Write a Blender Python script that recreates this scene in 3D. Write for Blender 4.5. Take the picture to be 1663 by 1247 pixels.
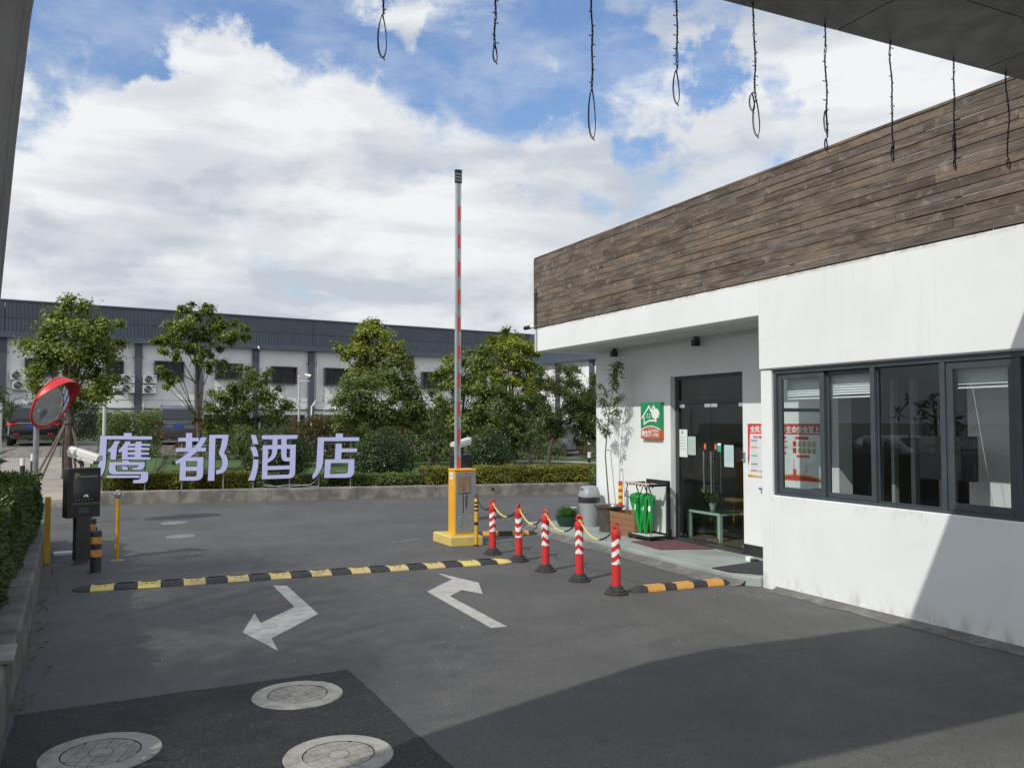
import bpy, bmesh, math, random
from mathutils import Vector, Matrix, noise
import numpy as np
for o in list(bpy.data.objects): bpy.data.objects.remove(o)
SC = bpy.context.scene; COL = SC.collection
rad = math.radians
# ------------------------------------------------------------------ camera, world, sun
cam = bpy.data.cameras.new('camera'); camo = bpy.data.objects.new('camera', cam); COL.objects.link(camo)
camo.location = (0, 0, 1.75); camo.rotation_euler = (rad(92.55), 0, rad(-25.5))
cam.sensor_width = 36; cam.lens = 29.98; cam.clip_start = .05; cam.clip_end = 3000; SC.camera = camo
LIGHT = Vector((.684, .289, -.671)).normalized()          # direction the sunlight travels
sun = bpy.data.lights.new('sun', 'SUN'); sun.energy = 2.9; sun.angle = rad(.55); sun.color = (1, .955, .89)
suno = bpy.data.objects.new('sun', sun); COL.objects.link(suno); suno.rotation_euler = LIGHT.to_track_quat('-Z', 'Y').to_euler()
W = bpy.data.worlds.new('World'); SC.world = W; W.use_nodes = True
SC.view_settings.view_transform = 'Standard'; SC.view_settings.look = 'None'
SC.view_settings.exposure = 0.1; SC.view_settings.gamma = 1
SC.cycles.use_denoising = True; SC.cycles.max_bounces = 8; SC.cycles.transparent_max_bounces = 16
try: SC.cycles.denoiser = 'OPENIMAGEDENOISE'
except Exception: pass

class NT:
    """small node-tree writer"""
    def __init__(s, nt): s.nt = nt; nt.nodes.clear()
    def n(s, t, ins=None, **kw):
        x = s.nt.nodes.new(t)
        for k, v in kw.items(): setattr(x, k, v)
        for k, v in (ins or {}).items(): s.put(x.inputs[k], v)
        return x
    def put(s, inp, v):
        if isinstance(v, bpy.types.NodeSocket): s.nt.links.new(v, inp)
        elif isinstance(v, bpy.types.Node): s.nt.links.new(v.outputs[0], inp)
        else: inp.default_value = v
    def math(s, op, a, b=None, c=None, clamp=False):
        x = s.n('ShaderNodeMath', operation=op, use_clamp=clamp); s.put(x.inputs[0], a)
        if b is not None: s.put(x.inputs[1], b)
        if c is not None: s.put(x.inputs[2], c)
        return x.outputs[0]
    def mr(s, v, a, b, c=0., d=1., smooth=True):
        x = s.n('ShaderNodeMapRange', interpolation_type='SMOOTHSTEP' if smooth else 'LINEAR')
        for i, q in enumerate((v, a, b, c, d)): s.put(x.inputs[i], q)
        return x.outputs[0]
    def mix(s, f, a, b, mode='MIX'):
        x = s.n('ShaderNodeMix', data_type='RGBA', blend_type=mode)
        s.put(x.inputs[0], f); s.put(x.inputs[6], c4(a)); s.put(x.inputs[7], c4(b)); return x.outputs[2]
    def noise(s, vec, scale, detail=4, rough=.55, dist=0.):
        x = s.n('ShaderNodeTexNoise'); s.put(x.inputs['Vector'], vec)
        x.inputs['Scale'].default_value = scale; x.inputs['Detail'].default_value = detail
        x.inputs['Roughness'].default_value = rough; x.inputs['Distortion'].default_value = dist
        return x.outputs[0]
    def vmath(s, op, a, b=None):
        x = s.n('ShaderNodeVectorMath', operation=op); s.put(x.inputs[0], a)
        if b is not None: s.put(x.inputs[1], b)
        return x
def c4(c):
    if isinstance(c, (tuple, list)): return tuple(c) if len(c) == 4 else (c[0], c[1], c[2], 1)
    return c

def build_sky():
    t = NT(W.node_tree)
    sky = t.n('ShaderNodeTexSky', sky_type='NISHITA', sun_disc=False, sun_elevation=rad(42.1), sun_rotation=rad(247),
              air_density=1.0, dust_density=.5, ozone_density=1.2)
    d = t.n('ShaderNodeTexCoord').outputs['Generated']
    sep = t.n('ShaderNodeSeparateXYZ', {0: d}); z = t.math('MAXIMUM', sep.outputs[2], 0.0)
    den = t.math('ADD', z, .42)
    flat = t.n('ShaderNodeCombineXYZ', {0: t.math('DIVIDE', sep.outputs[0], den), 1: t.math('DIVIDE', sep.outputs[1], den), 2: t.math('MULTIPLY', z, 1.9)}).outputs[0]
    n1 = t.noise(flat, 2.6, 9, .56, .15)
    n2 = t.noise(t.vmath('ADD', flat, (4.3, 1.7, 2.0)).outputs[0], 7.5, 8, .60, .2)
    acc = t.math('MULTIPLY_ADD', t.math('ADD', t.math('MULTIPLY', n1, .55), t.math('MULTIPLY', n2, .45)), 1.35, -.175)
    acc = t.math('ADD', acc, .045)
    warp = t.n('ShaderNodeTexNoise'); t.put(warp.inputs['Vector'], d); warp.inputs['Scale'].default_value = 9; warp.inputs['Detail'].default_value = 8; warp.inputs['Roughness'].default_value = .6
    wd = t.vmath('MULTIPLY_ADD', warp.outputs['Color'], (.24, .24, .20)); wd.inputs[2].default_value = (-.12, -.12, -.10)
    d2 = t.vmath('NORMALIZE', t.vmath('ADD', d, wd.outputs[0]).outputs[0]).outputs[0]
    # banks of cloud and openings: azimuth from +Y clockwise, elevation, radius (degrees), weight
    lumps = LUMPS
    for az, el, r, wt in lumps:
        c = (math.sin(rad(az)) * math.cos(rad(el)), math.cos(rad(az)) * math.cos(rad(el)), math.sin(rad(el)))
        dt = t.vmath('DOT_PRODUCT', d2, c).outputs['Value']
        acc = t.math('ADD', acc, t.mr(dt, math.cos(rad(r * 1.1)), math.cos(rad(r * .2)), 0., wt * (.95 if wt > 0 else .9)))
    acc = t.math('ADD', acc, t.mr(z, .16, .34, .15, 0.))
    mask = t.math('POWER', t.mr(acc, .43, .72), .85)
    # undersides grey, sunward tops white: compare the density a little above (towards the top of each bank)
    up = t.vmath('ADD', flat, (.03, .05, .16)).outputs[0]
    u1 = t.noise(up, 2.6, 6, .56, .15)
    relief = t.math('SUBTRACT', u1, n1)                      # >0 : thicker above, so this is an underside
    roll = t.noise(t.vmath('MULTIPLY', flat, (.75, .75, 2.6)).outputs[0], 3.0, 6, .50, .2)
    g = t.math('ADD', t.mr(relief, -.06, .10, 0., .5), t.mr(roll, .38, .60, 0., .74))
    g = t.math('ADD', g, t.mr(acc, .70, 1.0, 0, .16))
    g = t.math('ADD', g, t.mr(z, .02, .34, .22, -.30), clamp=True)
    ccol = t.mix(g, (8.3, 8.45, 8.6), (5.2, 5.6, 6.25))
    skyc = t.mix(1.0, sky.outputs[0], t.mix(t.mr(z, .05, .5), (1.25, 1.25, 1.2), (1.02, 1.30, 1.62)), 'MULTIPLY')
    veil = t.mix(t.mr(n2, .35, .7, .06, .36), skyc, (7.2, 7.5, 7.9))
    col = t.mix(mask, veil, ccol)
    bg = t.n('ShaderNodeBackground', {'Color': col, 'Strength': .1})
    out = t.n('ShaderNodeOutputWorld'); t.nt.links.new(bg.outputs[0], out.inputs[0])
LUMPS = [(4.2, 17.2, 9.0, 0.22), (-0.3, 12.8, 7.9, 0.12), (11.9, 15.7, 8.2, 0.14), (20.9, 12.5, 10.2, 0.1), (30.0, 16.8, 3.9, 0.12), (39.0, 17.2, 4.3, 0.2), (44.5, 22.5, 5.1, 0.2), (51.6, 19.1, 6.7, 0.18), (18.3, 25.9, 2.2, 0.2), (-1.2, 25.5, 2.8, 0.1), (7.9, 21.2, 2.8, 0.14), (4.2, 21.1, 3.2, 0.14), (35.7, 24.7, 2.0, 0.14), (14.2, 19.6, 2.8, 0.08), (48.1, 18.9, 3.6, 0.12), (-1.8, 22.2, 4.3, -0.34), (2.0, 23.9, 3.2, -0.26), (6.3, 24.5, 3.2, -0.22), (11.8, 23.7, 3.6, -0.16), (17.5, 22.7, 2.8, -0.12), (22.9, 22.9, 3.9, -0.15), (29.6, 24.6, 4.3, -0.18), (38.3, 22.0, 3.0, -0.26), (32.1, 22.0, 2.8, -0.16), (25.9, 19.9, 3.2, -0.16), (-4.2, 18.2, 2.4, -0.18), (34.6, 18.2, 2.0, -0.16), (43.3, 20.5, 2.2, -0.16), (26.7, 14.9, 2.4, -0.08), (-2.3, 15.9, 2.0, -0.1), (32.9, 14.4, 2.4, -0.08), (-60, 20, 40, 0.14), (110, 20, 40, 0.14), (180, 25, 60, 0.16), (250, 30, 40, 0.14)]
build_sky()


# ------------------------------------------------------------------ materials
MATS = {}
def mat(name, col, rough=.6, metal=0., col2=None, scale=6., bump=0., bscale=60., fac=(.35, .7), spec=.5, stretch=None, speck=0., coat=0.):
    if name in MATS: return MATS[name]
    m = bpy.data.materials.new(name); m.use_nodes = True; t = NT(m.node_tree)
    b = t.n('ShaderNodeBsdfPrincipled', {'Roughness': rough, 'Metallic': metal})
    b.inputs['Specular IOR Level'].default_value = spec; b.inputs['Coat Weight'].default_value = coat
    tc = t.n('ShaderNodeTexCoord').outputs['Object']
    if stretch: tc = t.vmath('MULTIPLY', tc, stretch).outputs[0]
    c = c4(col)
    if col2: c = t.mix(t.mr(t.noise(tc, scale, 6, .6, .3), fac[0], fac[1]), col, col2)
    if speck: c = t.mix(t.mr(t.noise(tc, bscale * 3, 2, .6), .62, .72, 0, speck), c, tuple(min(1, k * 2.4) for k in col[:3]))
    t.put(b.inputs['Base Color'], c)
    if col2 and rough > .15: t.put(b.inputs['Roughness'], t.mr(t.noise(tc, scale * 2.3, 4), .3, .7, rough * .88, min(1, rough * 1.12)))
    if bump:
        bp = t.n('ShaderNodeBump', {'Strength': bump, 'Distance': .01, 'Height': t.noise(tc, bscale, 4, .6)}); t.put(b.inputs['Normal'], bp.outputs[0])
    o = t.n('ShaderNodeOutputMaterial', {0: b.outputs[0]}); MATS[name] = m; return m
def leafmat(name, cols, trans=.3, rough=.45):
    if name in MATS: return MATS[name]
    m = bpy.data.materials.new(name); m.use_nodes = True; t = NT(m.node_tree)
    r = t.n('ShaderNodeNewGeometry').outputs['Random Per Island']
    cr = t.n('ShaderNodeValToRGB', {0: r}); e = cr.color_ramp.elements
    e[0].color = c4(cols[0]); e[1].color = c4(cols[-1])
    for i, c in enumerate(cols[1:-1]): q = e.new((i + 1) / (len(cols) - 1)); q.color = c4(c)
    tc = t.n('ShaderNodeTexCoord').outputs['Object']
    f = t.mr(t.noise(tc, 1.3, 3), .35, .65, .75, 1.25)
    col = t.mix(1., cr.outputs[0], t.n('ShaderNodeCombineXYZ', {0: f, 1: f, 2: f}).outputs[0], 'MULTIPLY')
    b = t.n('ShaderNodeBsdfPrincipled', {'Base Color': col, 'Roughness': rough}); b.inputs['Specular IOR Level'].default_value = .35
    tr = t.n('ShaderNodeBsdfTranslucent', {0: t.mix(.5, col, (.25, .32, .03))})
    mx = t.n('ShaderNodeMixShader', {0: trans, 1: b.outputs[0], 2: tr.outputs[0]})
    t.n('ShaderNodeOutputMaterial', {0: mx.outputs[0]}); MATS[name] = m; return m
def glassmat(name, tint=(.75, .8, .8), refl=1.0, ior=1.5):
    if name in MATS: return MATS[name]
    m = bpy.data.materials.new(name); m.use_nodes = True; t = NT(m.node_tree)
    lw = t.n('ShaderNodeLayerWeight', {0: .5}).outputs['Facing']; fr = t.math('MULTIPLY', t.math('MULTIPLY_ADD', t.math('POWER', lw, 4.5), .9, .045), refl * .62, clamp=True)
    a = t.n('ShaderNodeBsdfTransparent', {0: c4(tint)}); g = t.n('ShaderNodeBsdfGlossy', {'Color': (.95, .97, 1, 1), 'Roughness': .01})
    mx = t.n('ShaderNodeMixShader', {0: fr, 1: a.outputs[0], 2: g.outputs[0]})
    t.n('ShaderNodeOutputMaterial', {0: mx.outputs[0]}); MATS[name] = m; return m

def asphalt(name, base, light, dark, patches=True, coarse=False):
    m = bpy.data.materials.new(name); m.use_nodes = True; t = NT(m.node_tree)
    tc = t.n('ShaderNodeTexCoord').outputs['Object']
    c = t.mix(t.mr(t.noise(tc, .8, 8, .66, .8), .38, .64), base, light)
    c = t.mix(t.mr(t.noise(t.vmath('MULTIPLY', tc, (.8, 1.6, 1)).outputs[0], .9, 8, .68, .8), .50, .68, 0, .8), c, dark)
    if patches:
        c = t.mix(t.mr(t.noise(t.vmath('MULTIPLY', tc, (.45, 1.5, 1)).outputs[0], 2.1, 7, .72, 1.4), .60, .76, 0, .5), c, tuple(k * 1.75 for k in light))
        # worn tyre lanes and dust drifting along the driving direction
        s = t.n('ShaderNodeSeparateXYZ', {0: tc}); wob = t.math('MULTIPLY', t.math('SUBTRACT', t.noise(tc, .35, 3), .5), 1.6)
        lane = t.math('ABSOLUTE', t.math('SUBTRACT', t.math('FRACT', t.math('MULTIPLY', t.math('ADD', s.outputs[0], wob), .62)), .5))
        c = t.mix(t.math('MULTIPLY', t.mr(lane, .30, .5), t.mr(t.noise(tc, 1.4, 6, .7), .35, .65, .0, .42)), c, dark)
        oil = t.noise(tc, 3.1, 3, .5, .6); c = t.mix(t.mr(oil, .68, .74, 0, .55), c, tuple(k * .55 for k in dark))
        vo = t.n('ShaderNodeTexVoronoi', feature='DISTANCE_TO_EDGE'); t.put(vo.inputs['Vector'], t.vmath('ADD', tc, t.vmath('MULTIPLY', t.n('ShaderNodeTexNoise', {'Vector': tc, 'Scale': 2.5, 'Detail': 6}).outputs['Color'], (.5, .5, 0)).outputs[0]).outputs[0]); vo.inputs['Scale'].default_value = .42
        crack = t.math('MULTIPLY', t.mr(vo.outputs['Distance'], .0, .006, 1, 0), t.mr(t.noise(tc, .5, 3), .50, .60))
        c = t.mix(t.math('MULTIPLY', crack, .25), c, (.02, .02, .02))
    c = t.mix(t.mr(t.noise(tc, 9, 8, .78), .35, .7, 0, .45), c, dark)
    c = t.mix(t.mr(t.noise(tc, 44 if not coarse else 36, 4, .8), .40, .60, .0, .55), c, tuple(k * .72 for k in dark))
    fine = t.noise(tc, 120 if not coarse else 62, 3, .75)
    c = t.mix(t.mr(fine, .36, .60, 0, 1), tuple(k * (.62 if not coarse else .4) for k in dark), c)
    c = t.mix(t.mr(t.noise(tc, 95 if not coarse else 75, 2, .5), .66, .72, 0, .55), c, tuple(min(1, k * (1.9 if not coarse else 3.2)) for k in light))
    b = t.n('ShaderNodeBsdfPrincipled', {'Base Color': c, 'Roughness': .76}); b.inputs['Specular IOR Level'].default_value = .45
    h = t.math('ADD', t.math('MULTIPLY', fine, .5), t.noise(tc, 3, 3))
    bp = t.n('ShaderNodeBump', {'Strength': .5 if not coarse else 1., 'Distance': .008 if not coarse else .014, 'Height': h}); t.put(b.inputs['Normal'], bp.outputs[0])
    t.n('ShaderNodeOutputMaterial', {0: b.outputs[0]}); MATS[name] = m; return m
def woodmat():
    m = bpy.data.materials.new('weathered_wood'); m.use_nodes = True; t = NT(m.node_tree)
    tc = t.n('ShaderNodeTexCoord').outputs['Object']; rnd = t.n('ShaderNodeObjectInfo').outputs['Random']
    off = t.n('ShaderNodeCombineXYZ', {0: 0., 1: t.math('MULTIPLY', rnd, 37.), 2: t.math('MULTIPLY', rnd, 11.)}).outputs[0]
    v = t.vmath('ADD', tc, off).outputs[0]
    grain = t.noise(t.vmath('MULTIPLY', v, (8, 1.6, 34)).outputs[0], 1.6, 8, .65, .9)
    blot = t.noise(t.vmath('MULTIPLY', v, (1, 1.1, 4)).outputs[0], 1.7, 5, .6, .4)
    base = t.mix(t.mr(blot, .35, .62), (.086, .068, .055), (.205, .160, .122))
    base = t.mix(t.mr(blot, .56, .72, 0, .75), base, (.32, .185, .10))
    base = t.mix(t.mr(rnd, 0, 1, 0., .45), base, (.155, .142, .125))
    base = t.mix(t.mr(grain, .46, .70, 0, .7), base, (.038, .03, .025))
    pale = t.noise(v, 6.5, 6, .7, .5)
    base = t.mix(t.mr(pale, .54, .70, 0, .6), base, (.30, .27, .235))
    b = t.n('ShaderNodeBsdfPrincipled', {'Base Color': base, 'Roughness': .8}); b.inputs['Specular IOR Level'].default_value = .25
    bp = t.n('ShaderNodeBump', {'Strength': .5, 'Distance': .006, 'Height': grain}); t.put(b.inputs['Normal'], bp.outputs[0])
    t.n('ShaderNodeOutputMaterial', {0: b.outputs[0]}); MATS['weathered_wood'] = m; return m
def chevmat():
    m = bpy.data.materials.new('chevron_sleeve'); m.use_nodes = True; t = NT(m.node_tree)
    s = t.n('ShaderNodeSeparateXYZ', {0: t.n('ShaderNodeTexCoord').outputs['Object']})
    v = t.math('ADD', s.outputs[2], t.math('ABSOLUTE', s.outputs[0]))
    f = t.math('FRACT', t.math('MULTIPLY', v, 9.6)); k = t.math('GREATER_THAN', f, .5)
    c = t.mix(k, (.78, .78, .80), (.55, .035, .03))
    t.n('ShaderNodeOutputMaterial', {0: t.n('ShaderNodeBsdfPrincipled', {'Base Color': c, 'Roughness': .35}).outputs[0]}); return m
def wallpaint():
    m = bpy.data.materials.new('white_wall_paint'); m.use_nodes = True; t = NT(m.node_tree)
    tc = t.n('ShaderNodeTexCoord').outputs['Object']; s = t.n('ShaderNodeSeparateXYZ', {0: tc})
    c = t.mix(t.mr(t.noise(tc, .9, 6, .6, .4), .35, .7), (.785, .815, .80), (.735, .765, .755))
    top = t.math('MULTIPLY', t.mr(t.math('ABSOLUTE', t.math('SUBTRACT', s.outputs[2], 3.27)), 0, .05, 1, 0), t.mr(t.noise(t.vmath('MULTIPLY', tc, (1, 1, 2)).outputs[0], 5, 7, .75), .40, .62))
    c = t.mix(t.math('MULTIPLY', top, .75), c, (.33, .24, .17))
    streak = t.math('MULTIPLY', t.mr(t.noise(t.vmath('MULTIPLY', tc, (9, 9, .5)).outputs[0], 1.6, 6, .65), .52, .78), t.mr(t.noise(tc, .8, 3), .4, .7))
    c = t.mix(t.math('MULTIPLY', streak, .22), c, (.50, .49, .45))
    dirt = t.math('MULTIPLY', t.mr(s.outputs[2], .0, .28, 1, 0), t.mr(t.noise(t.vmath('MULTIPLY', tc, (1, 1, .5)).outputs[0], 7, 6, .7), .40, .75))
    c = t.mix(t.math('MULTIPLY', dirt, .75), c, (.36, .31, .24))
    st = t.math('MULTIPLY', t.mr(t.math('ABSOLUTE', t.math('SUBTRACT', s.outputs[2], .95)), 0, .12, 1, 0), t.mr(t.noise(tc, 11, 6, .7), .5, .75))
    c = t.mix(t.math('MULTIPLY', st, .5), c, (.5, .45, .38))
    b = t.n('ShaderNodeBsdfPrincipled', {'Base Color': c, 'Roughness': .75}); b.inputs['Specular IOR Level'].default_value = .3
    bp = t.n('ShaderNodeBump', {'Strength': .28, 'Distance': .008, 'Height': t.noise(tc, 7, 9, .68)}); t.put(b.inputs['Normal'], bp.outputs[0])
    t.n('ShaderNodeOutputMaterial', {0: b.outputs[0]}); MATS['white_wall_paint'] = m; return m

ASPH = asphalt('road_asphalt', (.138, .137, .131), (.200, .197, .185), (.088, .088, .086))
APATCH = asphalt('fresh_asphalt', (.044, .044, .043), (.062, .060, .056), (.022, .022, .023), False, True)
CONC = mat('old_concrete', (.24, .225, .20), .85, col2=(.12, .113, .10), scale=3.5, bump=.5, bscale=30, fac=(.35, .65))
CONC2 = mat('pale_concrete', (.36, .345, .315), .8, col2=(.25, .24, .22), scale=5, bump=.3, bscale=40)
PLANT = mat('planter_concrete', (.20, .19, .17), .85, col2=(.10, .095, .085), scale=2.5, bump=.5, bscale=25)
WHITE = wallpaint()
WHITE2 = mat('soffit_paint', (.62, .64, .63), .8, col2=(.55, .57, .56), scale=3)
WOOD = woodmat()
CHEV = chevmat()
RED = mat('red_plastic', (.60, .032, .032), .42, col2=(.40, .05, .045), scale=22, fac=(.5, .8))
RUB = mat('black_rubber', (.025, .025, .026), .7, col2=(.05, .048, .045), scale=20, bump=.3, bscale=90)
YEL = mat('yellow_rubber', (.62, .49, .20), .7, col2=(.47, .36, .18), scale=9, bump=.2)
YEL2 = mat('bright_yellow_rubber', (.74, .60, .15), .65, col2=(.58, .46, .16), scale=9, bump=.2)
ORA = mat('orange_reflector', (.66, .33, .07), .55, col2=(.52, .28, .09), scale=14)
YPAINT = mat('yellow_paint', (.62, .36, .02), .45, col2=(.5, .28, .03), scale=8)
CABY = mat('cabinet_yellow', (.86, .42, .02), .4, col2=(.80, .38, .025), scale=4, spec=.5)
CABG = mat('cabinet_grey', (.25, .27, .285), .5, col2=(.215, .235, .25), scale=5)
ALU = mat('aluminium', (.58, .60, .62), .38, .55, col2=(.5, .52, .54), scale=8)
STEEL = mat('galvanised_steel', (.34, .36, .37), .45, .6, col2=(.25, .27, .28), scale=9)
CHROME = mat('polished_steel', (.75, .75, .76), .15, 1.)
BLK = mat('black_metal', (.018, .018, .020), .4, col2=(.03, .03, .032), scale=9)
DKGREY = mat('dark_grey_metal', (.035, .039, .044), .42, col2=(.05, .054, .06), scale=6)
FRAME = mat('slate_window_frame', (.045, .060, .070), .4, col2=(.06, .075, .085), scale=5)
LINE = mat('road_paint', (.47, .46, .43), .8, col2=(.30, .295, .28), scale=9, fac=(.42, .75), bump=.3)
CONEY = mat('kerb_yellow_paint', (.60, .47, .14), .7, col2=(.40, .36, .26), scale=5, fac=(.5, .72))
MIRROR = mat('mirror_surface', (.78, .80, .81), .03, 1.)
SILV = mat('sign_face', (.47, .50, .78), .5, col2=(.50, .53, .80), scale=3)
SIGNT = mat('sign_edge', (.03, .03, .05), .5)
PAPER = mat('paper_white', (.72, .76, .75), .7, col2=(.68, .72, .72), scale=4)
PAPERG = mat('paper_green', (.42, .55, .47), .7)
PAPERB = mat('paper_blue', (.47, .62, .64), .7)
INK = mat('ink_grey', (.12, .13, .15), .8)
BARK = mat('bark', (.115, .09, .07), .9, col2=(.055, .045, .036), scale=10, bump=.8, bscale=35)
TWIG = mat('twig', (.15, .12, .09), .85)
SOIL = mat('soil', (.06, .045, .033), .95, col2=(.035, .027, .02), scale=12, bump=.8, bscale=40)
GRASS = mat('lawn', (.075, .14, .035), .9, col2=(.05, .10, .025), scale=3, bump=.8, bscale=80)
PAVE = mat('park_paving', (.36, .32, .27), .85, col2=(.27, .245, .21), scale=2, bump=.2)
GREENP = mat('sign_green', (.015, .26, .10), .45)
ORP = mat('sign_orange', (.52, .115, .035), .45)
SWHITE = mat('sign_white', (.80, .82, .80), .5)
PRED = mat('poster_red', (.58, .045, .035), .5)
PYEL = mat('poster_yellow', (.78, .50, .08), .5)
MINT = mat('mint_paint', (.60, .76, .66), .45, col2=(.55, .70, .60), scale=4)
CRATE = mat('planter_wood', (.30, .155, .075), .7, col2=(.20, .10, .05), scale=5, stretch=(2, 2, 14), bump=.3)
POT = mat('dark_ceramic', (.062, .05, .04), .35, col2=(.10, .078, .06), scale=5, spec=.6)
BINM = mat('bin_grey_plastic', (.30, .32, .34), .45, col2=(.26, .28, .30), scale=5)
UMB = mat('umbrella_green', (.012, .34, .06), .55, col2=(.008, .24, .045), scale=9)
GLASS = glassmat('window_glass', (.90, .93, .93), 1.2)
GLASSD = glassmat('door_glass', (.82, .87, .84), .9)
FARG = mat('far_window_glass', (.012, .014, .017), .2, col2=(.03, .032, .035), scale=2, spec=.3)
FARW = mat('far_wall_paint', (.84, .85, .84), .8, col2=(.76, .77, .76), scale=.8)
FARB = mat('far_cladding', (.066, .084, .112), .55, col2=(.078, .098, .125), scale=1.2)
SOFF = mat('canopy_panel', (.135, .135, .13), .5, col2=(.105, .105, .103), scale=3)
COLM = mat('column_plaster', (.20, .195, .185), .9, col2=(.17, .165, .155), scale=4, bump=.3)
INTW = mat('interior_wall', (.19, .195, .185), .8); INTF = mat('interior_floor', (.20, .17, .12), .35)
LCAM = leafmat('camphor_leaf', [(.062, .10, .02), (.16, .21, .034), (.27, .31, .07)])
LYEL = leafmat('yellowing_leaf', [(.085, .13, .018), (.21, .25, .032), (.36, .35, .05)])
LDARK = leafmat('dark_leaf', [(.016, .040, .013), (.035, .072, .02), (.065, .11, .03)], .2, .33)
LMID = leafmat('mid_leaf', [(.045, .08, .02), (.10, .15, .034), (.19, .23, .06)])
LRED = leafmat('reddish_leaf', [(.04, .05, .015), (.09, .09, .02), (.16, .045, .02)])
LHEDGE = leafmat('hedge_leaf', [(.016, .038, .010), (.036, .072, .016), (.08, .12, .022)], .2, .3)
LGOLD = leafmat('low_hedge_leaf', [(.07, .085, .014), (.17, .18, .022), (.31, .27, .03)])
LBAM = leafmat('slender_leaf', [(.03, .055, .015), (.07, .10, .03), (.16, .19, .07)], .35)
LGR = leafmat('bright_grass_leaf', [(.03, .10, .015), (.06, .17, .03), (.10, .22, .05)])

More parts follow.
